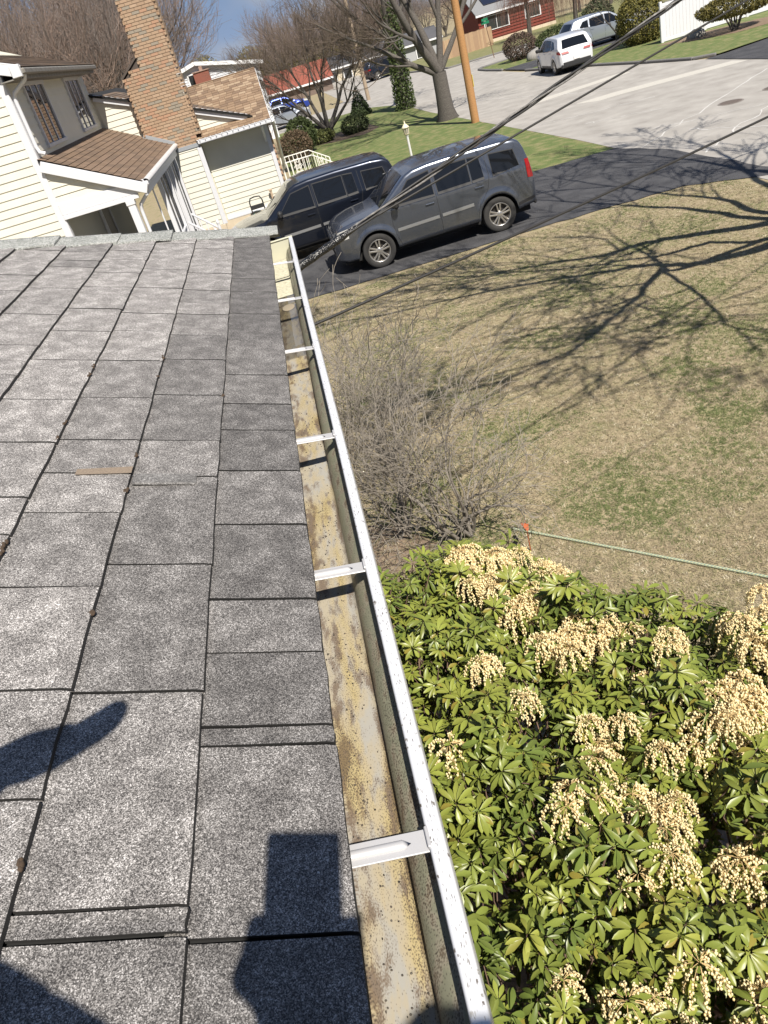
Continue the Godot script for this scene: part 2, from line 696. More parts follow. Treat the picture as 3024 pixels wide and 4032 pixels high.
func pieris() -> void:
	rng.seed = 4242
	var base := Vector3(0.62, 0, -1.75)
	var t := thing("flowering_shrub", "large evergreen shrub with glossy leaf whorls and drooping cream flower clusters below the gutter", "shrub", base)
	var bark := mat("pieris_bark", lin(0.14, 0.09, 0.062), 0.9)
	var cols := [lin(0.215, 0.245, 0.045), lin(0.17, 0.205, 0.04), lin(0.26, 0.275, 0.055), lin(0.12, 0.16, 0.034), lin(0.33, 0.31, 0.07)]
	var lm := []
	for i in cols.size():
		var m := mat("leaf_%d" % i, cols[i], 0.36)
		m.backlight_enabled = true
		m.backlight = Color(0.25, 0.32, 0.08)
		m.metallic_specular = 0.4
		lm.append(m)
	var whorls := []
	for i in 6:
		whorls.append(whorl_mesh([0.0, 0.15, 0.3, 0.45, 0.6, 0.25][i]))
	var clusters := []
	for i in 5:
		clusters.append(cluster_mesh())
	var cm := mat("petal", lin(0.86, 0.78, 0.58), 0.7)
	cm.backlight_enabled = true
	cm.backlight = Color(0.35, 0.28, 0.16)
	# crown: a lumpy mound over an uneven outline
	var nz := FastNoiseLite.new()
	nz.seed = 9
	nz.frequency = 0.9
	var edge := PackedVector2Array([Vector2(-0.38, 0.45), Vector2(-0.38, -3.5), Vector2(0.1, -3.75), Vector2(0.6, -3.8), Vector2(0.88, -3.45), Vector2(1.12, -2.85), Vector2(1.6, -2.5), Vector2(2.1, -1.9), Vector2(2.3, 0.45)])
	var height := func(x: float, z: float) -> float:
		var p := Vector2(x, z)
		if not Geometry2D.is_point_in_polygon(p, edge):
			return -1.0
		var d := 9.0
		for i in range(1, edge.size() - 1):
			d = minf(d, p.distance_to(Geometry2D.get_closest_point_to_segment(p, edge[i], edge[(i + 1) % edge.size()])))
		var f := 1.0 - minf(d / 0.5, 1.0)
		var drop := 0.10 * smoothstep(0.9, 1.9, x) + 0.1 * smoothstep(-2.6, -3.4, z) - 0.1 * smoothstep(-3.0, -3.3, z) * smoothstep(0.3, 0.6, x)
		return (2.32 - drop) * sqrt(maxf(1.0 - f * f, 0.02)) + 0.24 * nz.get_noise_2d(x * 1.6, z * 1.6) + 0.11 * nz.get_noise_2d(x * 4.0, z * 4.0)
	var spots := []
	var cells := {}
	var tries := 0
	while spots.size() < 6800 and tries < 90000:
		tries += 1
		var x := rnd(-0.36, 2.3)
		var z := rnd(-3.85, 0.45)
		var h: float = height.call(x, z)
		if h < 0.1:
			continue
		var e := 0.08
		var hx: float = height.call(x + e, z)
		var hz: float = height.call(x, z + e)
		var dir := Vector3(-(hx - h) / e, 1.0, -(hz - h) / e)
		dir = Vector3(clampf(dir.x, -3, 3), 1.0, clampf(dir.z, -3, 3)).normalized()
		var deep := rng.randf()
		var p := Vector3(x, h, z) - base - dir * 0.5 * deep * deep
		var ck := Vector3i((p / 0.046).floor())
		var near := false
		for dx in [-1, 0, 1]:
			for dy in [-1, 0, 1]:
				for dz in [-1, 0, 1]:
					var c2 := ck + Vector3i(dx, dy, dz)
					if cells.has(c2) and (cells[c2] as Vector3).distance_squared_to(p) < 0.0017:
						near = true
		if not near:
			cells[ck] = p
			spots.append([p, dir, deep])
	var view := []
	for s in spots:
		var w: Vector3 = s[0] + base
		var score: float = (w - EYE).length() + s[2] * 2.0 + (3.0 if s[1].dot((EYE - w).normalized()) < 0.1 else 0.0)
		if w.x < -0.05 + (3.87 - w.y) * 0.02:
			score += 4.0
		view.append([score, s])
	view.sort_custom(func(a, b): return a[0] < b[0])
	var mm := []
	for i in 3:
		mm.append([])
	var stems := Mb.new()
	var nw := 0
	for i in view.size():
		var s = view[i][1]
		var p: Vector3 = s[0]
		var dir: Vector3 = s[1]
		var up := (dir * 0.75 + Vector3.UP * 0.6 + rvec() * 0.28).normalized()
		var sd := up.cross(rvec()).normalized()
		var bs := Basis(sd, up, sd.cross(up)).scaled(Vector3.ONE * rnd(0.75, 1.5))
		# stalk towards the inside
		var q := p - up * rnd(0.06, 0.14)
		stems.tube(PackedVector3Array([p, p.lerp(q, 0.5) + rvec() * 0.012, q - Vector3(rnd(-0.05, 0.05), rnd(0.03, 0.1), rnd(-0.05, 0.05))]), PackedFloat32Array([0.002, 0.003, 0.0045]), 3, false)
		if nw < 300 and i % 4 != 3:
			var o := put(whorls[rng.randi() % 6], "leaf_whorl", lm[[0, 0, 1, 1, 2, 3, 4, 0][rng.randi() % 8]], t)
			o.transform = Transform3D(bs, p)
			nw += 1
		else:
			mm[rng.randi() % 3].append(Transform3D(bs, p))
	for i in 3:
		var m := MultiMesh.new()
		m.transform_format = MultiMesh.TRANSFORM_3D
		m.mesh = whorls[i * 2]
		m.instance_count = mm[i].size()
		for k in mm[i].size():
			m.set_instance_transform(k, mm[i][k])
		var o := MultiMeshInstance3D.new()
		o.multimesh = m
		o.material_override = lm[[0, 1, 3][i]]
		o.name = numbered("foliage", t)
		o.set_meta("kind", "stuff")
		t.add_child(o)
	for i in 14:
		var a := rnd(0, TAU)
		var e := Vector3(cos(a) * rnd(0.3, 0.9), rnd(1.1, 1.7), sin(a) * rnd(0.4, 1.5))
		var m := Vector3(cos(a) * 0.2 + rnd(-0.1, 0.1), 0.6, sin(a) * 0.4)
		stems.tube(PackedVector3Array([Vector3(rnd(-0.1, 0.1), 0, rnd(-0.3, 0.3)), m, e, e * Vector3(1.1, 1.25, 1.1)]), PackedFloat32Array([0.035, 0.026, 0.014, 0.006]), 6, false)
		for k in 9:
			var f := e + rvec() * 0.35
			stems.tube(PackedVector3Array([m.lerp(e, rnd(0.5, 1.0)), f, f + rvec() * 0.2 + Vector3(0, 0.15, 0)]), PackedFloat32Array([0.008, 0.005, 0.003]), 4, false)
	part(stems, "stem", bark, t)
	# flower clusters: thick on the sunny right and far top, thin on the left
	var made := 0
	var tr2 := 0
	var more := [[], []]
	while made < 370 and tr2 < 14000:
		tr2 += 1
		var s = view[rng.randi() % 3600][1]
		var p: Vector3 = s[0]
		if s[2] > 0.35:
			continue
		var w := p + base
		var like := 0.12
		if w.z < -2.75 and w.x > 0.3 and w.x < 0.75:
			like = 0.9
		elif w.x > 0.6:
			like = 0.85
		elif w.x > 0.38:
			like = 0.35
		if nz.get_noise_3dv(w * 2.0) < 0.0:
			like *= 0.2
		if rng.randf() > like:
			continue
		for k in (2 if like > 0.3 else 1):
			var at := Transform3D(Basis(Vector3.UP, rnd(0, TAU)).scaled(Vector3.ONE * rnd(0.8, 1.25)), p + s[1] * 0.04 + Vector3(rnd(-0.13, 0.13), rnd(-0.01, 0.03), rnd(-0.13, 0.13)) * (0.3 if k == 0 else 1.0))
			made += 1
			if made <= 290:
				put(clusters[rng.randi() % 5], "flower_cluster", cm, t).transform = at
			else:
				more[made % 2].append(at)
	for i in 2:
		var m := MultiMesh.new()
		m.transform_format = MultiMesh.TRANSFORM_3D
		m.mesh = clusters[i * 2]
		m.instance_count = more[i].size()
		for k in more[i].size():
			m.set_instance_transform(k, more[i][k])
		var o := MultiMeshInstance3D.new()
		o.multimesh = m
		o.material_override = cm
		o.name = numbered("blossom", t)
		o.set_meta("kind", "stuff")
		t.add_child(o)

func bare_shrubs() -> void:
	var bark := nmat("shrub_bark", ntex(21, 0.03, [lin(0.09, 0.075, 0.06), lin(0.2, 0.175, 0.145), lin(0.36, 0.35, 0.31)], 0.5), 0.25)
	var spec := [
		[Vector3(0.7, 0, -6.5), 31, 7, 0.70, 0.45, 1.0, "leafless shrub with lichen-grey branches rising beside the flowering evergreen", 0.026],
		[Vector3(0.15, 0, -6.9), 32, 9, 0.80, 0.42, 1.0, "dense tangle of bare brown twigs close against the house wall", 0.018],
		[Vector3(0.3, 0, -8.6), 34, 10, 0.72, 0.4, 0.9, "thin upright bare shrub of pale tan twigs in front of the driveway edge", 0.012]]
	for s in spec:
		rng.seed = s[1]
		var t := thing("bare_shrub", s[6], "shrub", s[0], "leafless shrubs along the house")
		var mt := Mb.new()
		var mw := Mb.new()
		var o := opts({"n": [0, 2, 3, 2, 3, 3, 3], "spread": 0.72, "wig": 0.3, "up": 0.02, "thin": 0.006, "least": 0.0028, "shrink": 0.74, "low": 0.25})
		for i in s[2]:
			var a := rnd(0, TAU)
			var d := Vector3(cos(a) * s[4], 1.0, sin(a) * s[4]).normalized()
			grow(mt, mw, Vector3(rnd(-0.12, 0.12), -0.02, rnd(-0.12, 0.12)), d, s[3] * rnd(0.8, 1.2), s[7], 5, o)
		part(mt, "branch", bark, t)
		part(mw, "twig", twig_mat("shrub", lin(0.25, 0.222, 0.185)), t)

func tall_tree(called: String, label: String, at: Vector3, sd: int, limbs: Array, tr: float, th: float, lv: int, o: Dictionary, group := "", lean := Vector3.ZERO) -> Node3D:
	rng.seed = sd
	var t := thing(called, label, "tree", at, group)
	var mt := Mb.new()
	var mw := Mb.new()
	var top := Vector3(lean.x, th, lean.z)
	var pts := PackedVector3Array([Vector3(0, -0.1, 0), Vector3(0, 0.12, 0), Vector3(0, 0.45, 0), top * 0.55, top])
	mt.tube(pts, PackedFloat32Array([tr * 1.75, tr * 1.35, tr * 1.06, tr * 0.95, tr * 0.9]), 12, false)
	for l in limbs:
		grow(mt, mw, top - Vector3(0, l[3] if l.size() > 3 else 0.1, 0), (l[0] as Vector3).normalized(), l[1], l[2], lv, o)
	part(mt, "trunk", bark_mat(), t)
	part(mw, "crown", twig_mat("tree", lin(0.115, 0.088, 0.068)), t)
	return t

func trees() -> void:
	# the street tree with heavy limbs
	var o := opts({"n": [0, 3, 3, 4, 4, 3, 3], "spread": 0.55, "wig": 0.11, "up": 0.05, "thin": 0.03, "least": 0.006, "shrink": 0.72})
	tall_tree("street_tree", "thick grey street tree with heavy bare limbs beside the wooden utility pole", Vector3(8.1, 0, -39.2), 101,
		[[Vector3(-1.0, 0.62, 0.1), 2.9, 0.15], [Vector3(-0.75, 1.4, 0.3), 3.2, 0.22, 0.0], [Vector3(-0.3, 1.6, -0.3), 3.4, 0.2, 0.0], [Vector3(0.35, 1.6, 0.1), 3.4, 0.17], [Vector3(0.75, 1.2, -0.2), 3.2, 0.15]], 0.36, 1.95, 5, o)
	# ivy tree
	var iv := tall_tree("ivy_tree", "street tree with its trunk wrapped in ivy at the road edge", Vector3(7.9, 0, -49.0), 102,
		[[Vector3(-0.2, 1, 0.1), 3.0, 0.2], [Vector3(0.7, 1, 0.1), 3.0, 0.16], [Vector3(-0.9, 0.9, -0.3), 3.0, 0.15]], 0.3, 3.6, 5, o)
	rng.seed = 55
	var ivy := Mb.new()
	leafy(ivy, func(p): return Vector2(p.x - p.y * 0.03, p.z).length() < 0.62 - p.y * 0.03 and Vector2(p.x, p.z).length() > 0.26, Vector3(-0.7, 0, -0.7), Vector3(0.9, 5.2, 0.7), 5200, 0.075, [Color(1, 1, 1), Color(0.6, 0.7, 0.5), Color(1.4, 1.3, 0.8)])
	part(ivy, "ivy", mat("ivy", lin(0.06, 0.085, 0.022), 0.6), iv)
	# spreading ornamental tree on the lawn
	var o2 := opts({"n": [0, 4, 4, 4, 4, 3, 3], "spread": 0.55, "wig": 0.13, "up": 0.03, "thin": 0.025, "least": 0.0055, "shrink": 0.74})
	tall_tree("lawn_tree", "wide spreading multi-stemmed bare tree growing from the lawn bed", Vector3(3.1, 0, -45.4), 103,
		[[Vector3(-1.0, 1.0, 0.2), 2.2, 0.12], [Vector3(-0.6, 1.3, -0.3), 2.3, 0.12], [Vector3(-0.1, 1.3, 0.3), 2.3, 0.13], [Vector3(0.6, 1.1, 0.0), 2.2, 0.12], [Vector3(0.9, 0.8, 0.4), 2.0, 0.1], [Vector3(-1.2, 0.6, -0.2), 2.1, 0.1]], 0.22, 0.5, 5, o2)
	shade_tree()
	# small bare tree before the silver car
	var o4 := opts({"n": [0, 3, 3, 3, 3, 3, 3], "spread": 0.6, "thin": 0.015, "least": 0.005, "shrink": 0.72})
	tall_tree("small_tree", "small pale bare tree beside the silver car and the clipped yew", Vector3(19.9, 0, -47.6), 105,
		[[Vector3(-0.5, 1, 0), 1.0, 0.05], [Vector3(0.4, 1, 0.2), 1.0, 0.05]], 0.07, 0.8, 4, o4)
	woods()

# the tree out of the picture whose shadow lies on the lawn: its limbs follow from where their shadows fall
func shade_tree() -> void:
	rng.seed = 119
	var base := Vector3(9.9, 0, -10.2)
	var t := thing("yard_tree", "large bare shade tree standing in the lawn near the mouth of the driveway", "tree", base)
	var mt := Mb.new()
	var mw := Mb.new()
	var fork := Vector3(0, 3.1, 0)
	mt.tube(PackedVector3Array([Vector3(0, -0.1, 0), Vector3(0, 0.15, 0), Vector3(0, 0.5, 0), Vector3(-0.05, 1.8, 0), fork]), PackedFloat32Array([0.6, 0.46, 0.36, 0.32, 0.33]), 14, false)
	var o := opts({"n": [0, 3, 3, 3, 3], "spread": 0.6, "wig": 0.13, "up": 0.02, "thin": 0.02, "least": 0.012, "shrink": 0.74, "low": 0.2})
	var runs := [
		[[7.95, -13.16], [7.54, -14.93], [6.86, -16.65], [5.78, -19.38], 7.0, 0.13],
		[[8.16, -13.52], [8.15, -15.01], [7.75, -16.54], [7.1, -19.66], 7.5, 0.12],
		[[7.83, -12.96], [6.51, -13.67], [5.82, -13.9], [5.23, -13.9], [3.49, -14.72], [1.65, -15.44], 8.0, 0.15],
		[[7.21, -11.94], [6.07, -12.1], [5.6, -12.61], [4.57, -13.17], [2.72, -13.92], [1.16, -14.25], 7.0, 0.14],
		[[7.21, -11.94], [6.07, -12.1], [5.69, -12.39], [4.85, -11.53], [4.35, -11.1], [3.49, -10.39], [2.22, -9.95], 6.8, 0.10],
		[[7.4, -12.24], [6.72, -12.87], [6.0, -12.94], [5.17, -13.37], [4.32, -13.9], 6.0, 0.09],
		[[6.0, -12.1], [5.63, -12.27], [5.49, -10.98], [5.25, -9.74], [5.18, -8.99], 6.4, 0.06],
		[[9.63, -14.96], [9.46, -16.83], [9.42, -18.57], [9.0, -21.0], 8.5, 0.14],
		[[9.0, -14.2], [9.3, -16.0], [10.0, -18.4], [10.3, -20.5], 9.0, 0.12]]
	for r in runs:
		var cnt: int = r.size() - 2
		var hi: float = r[cnt]
		var pts := PackedVector3Array([fork + Vector3(0, -0.25, 0)])
		for i in cnt:
			var h := lerpf(3.7, hi, float(i) / (cnt - 1))
			pts.append(Vector3(r[i][0], 0, r[i][1]) + SUN * h - base)
		# smooth and wander a little
		var fine := PackedVector3Array()
		var rad := PackedFloat32Array()
		var total := (pts.size() - 1) * 5
		for i in total + 1:
			var k := mini(i / 5, pts.size() - 2)
			var f := (i - k * 5) / 5.0
			var p := pts[k].cubic_interpolate(pts[k + 1], pts[maxi(k - 1, 0)], pts[mini(k + 2, pts.size() - 1)], f)
			fine.append(p + rvec() * 0.03)
			rad.append(lerpf(r[cnt + 1] * 1.05, 0.02, pow(float(i) / total, 0.85)))
		mt.tube(fine, rad, 8, false)
		grow(mt, mw, fine[total], (fine[total] - fine[total - 2]).normalized(), 1.3, 0.03, 4, o)
		for i in range(6, total, 2):
			if fine[i].y < 4.85:
				continue
			var d := (fine[i + 1] - fine[i - 1]).normalized()
			var ax := d.cross(rvec()).normalized()
			var sd := d.rotated(ax, rnd(0.4, 1.0))
			sd.y = absf(sd.y)
			grow(mt, mw, fine[i], sd.normalized(), rnd(0.8, 2.0), maxf(rad[i] * rnd(0.35, 0.6), 0.025), 3, o)
	part(mt, "trunk", bark_mat(), t)
	part(mw, "crown", twig_mat("tree", lin(0.115, 0.088, 0.068)), t)

func woods() -> void:
	# protos for the bare wood; every standing tree is its own object
	var protos := []
	var ob := opts({"n": [0, 4, 4, 4, 3, 3, 3], "spread": 0.6, "wig": 0.19, "up": 0.07, "thin": 0.035, "least": 0.0085, "shrink": 0.74, "low": 0.25})
	var tw := [lin(0.2, 0.155, 0.13), lin(0.18, 0.152, 0.135), lin(0.22, 0.16, 0.128)]
	for i in 3:
		rng.seed = 200 + i
		var mt := Mb.new()
		var mw := Mb.new()
		mt.tube(PackedVector3Array([Vector3(0, -0.3, 0), Vector3(0.1, 2.0, 0), Vector3(0, 3.6, 0.1)]), PackedFloat32Array([0.26, 0.2, 0.17]), 7, false)
		for l in 7:
			var a := TAU * l / 7.0 + rnd(-0.3, 0.3)
			grow(mt, mw, Vector3(0, rnd(1.6, 3.6), 0), Vector3(cos(a) * 0.5, 1, sin(a) * 0.5).normalized(), rnd(3.0, 4.2), 0.11, 4, ob)
		protos.append([mt.mesh(), mw.mesh(), twig_mat("wood%d" % i, tw[i])])
	rng.seed = 77
	var grp := "bare woodland trees behind the neighbouring house"
	var spots := []
	for i in 24:
		spots.append([Vector3(rnd(-27, -6.4), 0, rnd(-76, -52)), rnd(0.85, 1.1), "tall bare reddish-brown tree in the wood behind the neighbouring house", grp])
	for i in 6:
		spots.append([Vector3(-17 + i * 1.9 + rnd(-0.5, 0.5), 0, rnd(-50, -46)), rnd(0.72, 0.86), "tall bare reddish-brown tree in the wood behind the neighbouring house", grp])
	for i in 26:
		spots.append([Vector3(-14 + i * 2.0 + rnd(-1, 1), -1.0, rnd(-150, -118)), (0.5 if i < 9 else 0.72) * rnd(0.85, 1.15), "far bare tree on the skyline beyond the roofs and the road", "far skyline trees"])
	for i in 9:
		spots.append([Vector3(3.5 + i * 1.9 + rnd(-0.8, 0.8), -0.5, rnd(-112, -92)), rnd(0.6, 0.85), "bare tree among the low houses at the end of the road", "trees among the far houses"])
	for i in 7:
		spots.append([Vector3(24 + i * 3.2 + rnd(-1, 1), 0, rnd(-100, -88)), rnd(0.6, 0.9), "bare tree rising behind the red shingled house", "trees behind the red house"])
	for s in spots:
		var q = protos[rng.randi() % 3]
		var t := thing("bare_tree", s[2], "tree", s[0], s[3])
		t.rotation.y = rnd(0, TAU)
		t.scale = Vector3(s[1] * rnd(0.9, 1.1), s[1], s[1] * rnd(0.9, 1.1))
		put(q[0], "trunk", bark_mat(), t)
		put(q[1], "crown", q[2], t)
	# olive trees in bud behind the road
	rng.seed = 88
	var mb := Mb.new()
	leafy(mb, func(p): return Vector3(p.x / 3.4, (p.y - 5.5) / 4.2, p.z / 3.4).length() < 1.0 and fposmod(p.x * 1.3 + p.y * 0.9, 2.0) > 0.5, Vector3(-3.4, 1, -3.4), Vector3(3.4, 10, 3.4), 5200, 0.17, [Color(1, 1, 1), Color(0.7, 0.75, 0.7), Color(1.25, 1.15, 0.8)])
	var bud := mb.mesh()
	for i in 9:
		var t := thing("budding_tree", "olive-green tree coming into bud beyond the road", "tree", Vector3(-6 + i * 3.1 + rnd(-1, 1), -1.2, rnd(-130, -108)), "olive trees in bud beyond the road")
		t.rotation.y = rnd(0, TAU)
		t.scale = Vector3.ONE * rnd(0.55, 0.85)
		put(protos[i % 3][0], "trunk", bark_mat(), t)
		put(bud, "crown", mat("bud", lin(0.17, 0.145, 0.045), 0.9), t)
	# weeping tree before the red house
	for w in [[Vector3(24.4, 0, -77), 301, "reddish weeping bare tree hanging in front of the red house window"], [Vector3(27.5, 0, -74), 302, "reddish weeping bare tree over the brown hedge by the red house"]]:
		rng.seed = w[1]
		var t := thing("weeping_tree", w[2], "tree", w[0], "weeping trees by the red house")
		var mt := Mb.new()
		mt.tube(PackedVector3Array([Vector3(0, -0.1, 0), Vector3(0.1, 1.8, 0), Vector3(0, 3.4, 0)]), PackedFloat32Array([0.22, 0.17, 0.12]), 7, false)
		part(mt, "trunk", bark_mat(), t)
		var mw := Mb.new()
		for i in 420:
			var a := rnd(0, TAU)
			var rr := rnd(0.5, 2.5)
			var h := rnd(3.2, 4.6)
			var e := Vector3(cos(a) * rr, h - rr * 0.3, sin(a) * rr)
			mw.tube(PackedVector3Array([Vector3(0, rnd(2.6, 3.4), 0), e, e + Vector3(cos(a) * 0.3, -0.7, sin(a) * 0.3), e + Vector3(cos(a) * 0.4 + rnd(-0.1, 0.1), -rnd(1.4, 2.6), sin(a) * 0.4)]), PackedFloat32Array([0.014, 0.009, 0.006, 0.005]), 3, false)
		part(mw, "crown", twig_mat("weep", lin(0.20, 0.11, 0.085)), t)

func shrub_ball(called: String, label: String, at: Vector3, r: Vector3, cy: float, count: int, size: float, c: Color, tones: Array, sd: int, trunkish := true) -> Node3D:
	rng.seed = sd
	var t := thing(called, label, "shrub", at)
	var mb := Mb.new()
	var nz := FastNoiseLite.new()
	nz.seed = sd
	nz.frequency = 1.2
	leafy(mb, func(p):
		var q: Vector3 = (p - Vector3(0, cy, 0)) / r
		var l := q.length()
		return l < 1.0 + 0.12 * nz.get_noise_3dv(p) and l > 0.72, Vector3(-r.x, cy - r.y, -r.z) * 1.12, Vector3(r.x, cy + r.y, r.z) * 1.12, count, size, tones)
	part(mb, "foliage", mat("shrub_%s" % called, c, 0.8), t)
	var st := Mb.new()
	if trunkish:
		for i in 7:
			var a := rnd(0, TAU)
			st.tube(PackedVector3Array([Vector3(cos(a) * 0.1, 0, sin(a) * 0.1), Vector3(cos(a) * r.x * 0.3, cy * 0.6, sin(a) * r.z * 0.3), Vector3(cos(a) * r.x * 0.55, cy, sin(a) * r.z * 0.55)]), PackedFloat32Array([0.045, 0.035, 0.02]), 6, false)
	else:
		st.tube(PackedVector3Array([Vector3(0, -0.05, 0), Vector3(0, cy, 0)]), PackedFloat32Array([0.08, 0.04]), 6, false)
	part(st, "stem", bark_mat(), t)
	return t

func garden() -> void:
	var tg := [Color(1, 1, 1), Color(0.7, 0.75, 0.7), Color(1.3, 1.25, 0.95)]
	shrub_ball("clipped_hedge", "rounded russet-brown clipped shrub behind the white step railing", Vector3(0.95, 0, -37.8), Vector3(0.78, 0.72, 0.78), 0.85, 4200, 0.05, lin(0.105, 0.07, 0.04), tg, 401)
	shrub_ball("yew_shrub", "dark green feathery yew standing past the russet clipped shrub", Vector3(1.5, 0, -42.6), Vector3(0.75, 0.85, 0.75), 0.85, 2600, 0.08, lin(0.055, 0.075, 0.02), tg, 402)
	shrub_ball("low_shrub", "low yellow-green shrub in the bed under the spreading lawn tree", Vector3(2.6, 0, -44.6), Vector3(0.7, 0.35, 0.5), 0.32, 1300, 0.07, lin(0.10, 0.11, 0.03), tg, 403)
	shrub_ball("bed_shrub", "small dark evergreen at the right end of the lawn tree bed", Vector3(4.4, 0, -44.8), Vector3(0.8, 0.5, 0.6), 0.4, 1700, 0.07, lin(0.045, 0.06, 0.02), tg, 404)
	shrub_ball("brown_bush", "round bare reddish-brown bush beside the corner boulder", Vector3(17.4, 0, -57.3), Vector3(1.15, 0.82, 1.0), 0.82, 4600, 0.06, lin(0.10, 0.065, 0.05), tg, 405)
	shrub_ball("oval_bush", "low oval dark green clipped bush behind the white car", Vector3(19.5, 0, -56.0), Vector3(1.45, 0.75, 1.0), 0.72, 5200, 0.06, lin(0.05, 0.07, 0.018), tg, 406)
	shrub_ball("yew_dome", "big golden-green domed yew against the white vinyl fence", Vector3(20.4, 0, -45.6), Vector3(1.25, 1.35, 1.25), 1.15, 8000, 0.07, lin(0.13, 0.115, 0.022), tg, 407)
	shrub_ball("umbrella_yew", "flat-topped golden yew on bare stems like an umbrella", Vector3(22.1, 0, -39.4), Vector3(1.75, 0.5, 1.3), 1.05, 7600, 0.06, lin(0.12, 0.10, 0.022), tg, 408)
	shrub_ball("far_shrub", "dark evergreen shrub between the silver car and the weeping trees", Vector3(23.2, 0, -58.5), Vector3(1.2, 1.1, 1.0), 1.0, 3000, 0.08, lin(0.04, 0.05, 0.02), tg, 409)
	# conifer
	rng.seed = 61
	var t := thing("dwarf_conifer", "small dark green cone-shaped conifer at the lawn edge", "tree", Vector3(5.75, 0, -52.8))
	var mb := Mb.new()
	leafy(mb, func(p):
		var rr: float = (1.8 - p.y) / 1.8 * 0.75
		var l := Vector2(p.x, p.z).length()
		return l < rr and l > rr * 0.55, Vector3(-0.8, 0.05, -0.8), Vector3(0.8, 1.8, 0.8), 3200, 0.06, tg)
	part(mb, "crown", mat("conifer", lin(0.04, 0.06, 0.02), 0.85), t)
	var tk := Mb.new()
	tk.tube(PackedVector3Array([Vector3(0, -0.05, 0), Vector3(0, 1.5, 0)]), PackedFloat32Array([0.07, 0.02]), 6, false)
	part(tk, "trunk", bark_mat(), t)
	# boulders
	for b in [[Vector3(20.95, 0, -40.8), Vector3(0.48, 0.3, 0.4), "low grey boulder in the mulch before the white fence"], [Vector3(17.35, 0, -54.4), Vector3(0.5, 0.42, 0.4), "upright grey boulder at the corner of the far driveway"]]:
		var bt := thing("boulder", b[2], "boulder", b[0])
		var m := Mb.new()
		m.blob(Vector3(0, b[1].y * 0.5, 0), b[1], 8, 12)
		var nz := FastNoiseLite.new()
		nz.seed = int(b[0].x * 10)
		nz.frequency = 2.2
		for i in m.v.size():
			m.v[i] += m.n[i] * nz.get_noise_3dv(m.v[i]) * 0.14
		part(m, "stone", nmat("stone", ntex(71, 0.02, [lin(0.12, 0.11, 0.10), lin(0.26, 0.25, 0.23), lin(0.36, 0.35, 0.33)], 0.4), 0.8), bt)

# ---------- the house whose roof fills the foreground ----------
const ZS := 0.974
const CUTS := [
	[-3.86, -3.486, -3.214, -2.932, -2.746, -2.472, -2.199, -1.913, -1.719, -1.568, -1.373, -1.167, -0.949, -0.827, -0.69, -0.66, -0.425, -0.2, 0.07, 0.3, 0.55, 0.8, 1.05],
	[-3.597, -3.412, -3.222, -2.978, -2.731, -2.571, -2.436, -2.222, -2.011, -1.759, -1.505, -1.342, -1.043, -0.757, -0.466, -0.438, -0.2, 0.03, 0.3, 0.55, 0.8, 1.05],
	[-3.469, -3.271, -2.99, -2.722, -2.416, -2.236, -1.982, -1.727, -1.498, -1.35, -1.202, -0.984, -0.766, -0.6, -0.4, -0.15, 0.1, 0.36, 0.6, 0.85, 1.05],
	[-3.457, -3.265, -3.105, -2.897, -2.694, -2.434, -2.209, -1.966, -1.701, -1.478, -1.253, -1.129, -0.963, -0.74, -0.5, -0.25, 0.0, 0.25, 0.55, 0.8, 1.05],
	[-3.184, -3.042, -2.937, -2.641, -2.345, -2.062, -1.84, -1.62, -1.4, -1.15, -0.95, -0.7, -0.42, -0.2, 0.1, 0.35, 0.6, 0.85, 1.05]]

func roof_pt(k: float, z: float, h: float) -> Vector3:
	var nn := Vector3(RISE, RUN, 0).normalized()
	return Vector3(EAVE - k * RUN, ROOF + k * RISE, z) + nn * h

func hip_z(k: float) -> float:
	return (-3.92 + k * 0.1045) * ZS

func granules(sd: int, stops: Array, size := 1024) -> ImageTexture:
	var a := FastNoiseLite.new()
	a.seed = sd
	a.noise_type = FastNoiseLite.TYPE_CELLULAR
	a.cellular_return_type = FastNoiseLite.RETURN_CELL_VALUE
	a.frequency = 0.42
	a.fractal_type = FastNoiseLite.FRACTAL_NONE
	var b := FastNoiseLite.new()
	b.seed = sd + 5
	b.frequency = 0.006
	b.fractal_octaves = 4
	var c := FastNoiseLite.new()
	c.seed = sd + 9
	c.frequency = 0.06
	c.fractal_octaves = 2
	var da := a.get_image(size, size).get_data()
	var db := b.get_seamless_image(size, size).get_data()
	var dc := c.get_seamless_image(size, size).get_data()
	var lut := PackedByteArray()
	for i in 256:
		var q: Color
		for k in stops.size() - 1:
			if i / 255.0 >= stops[k][0]:
				q = (stops[k][1] as Color).lerp(stops[k + 1][1], clampf((i / 255.0 - stops[k][0]) / (stops[k + 1][0] - stops[k][0]), 0, 1))
		q = q.linear_to_srgb()
		lut.append(int(q.r * 255))
		lut.append(int(q.g * 255))
		lut.append(int(q.b * 255))
	var out := PackedByteArray()
	out.resize(size * size * 3)
	for i in size * size:
		var q := clampi(da[i] + (((db[i] - 128) * 5) >> 4) + ((dc[i] - 128) >> 2), 0, 255) * 3
		out[i * 3] = lut[q]
		out[i * 3 + 1] = lut[q + 1]
		out[i * 3 + 2] = lut[q + 2]
	var im := Image.create_from_data(size, size, false, Image.FORMAT_RGB8, out)
	im.generate_mipmaps()
	return ImageTexture.create_from_image(im)

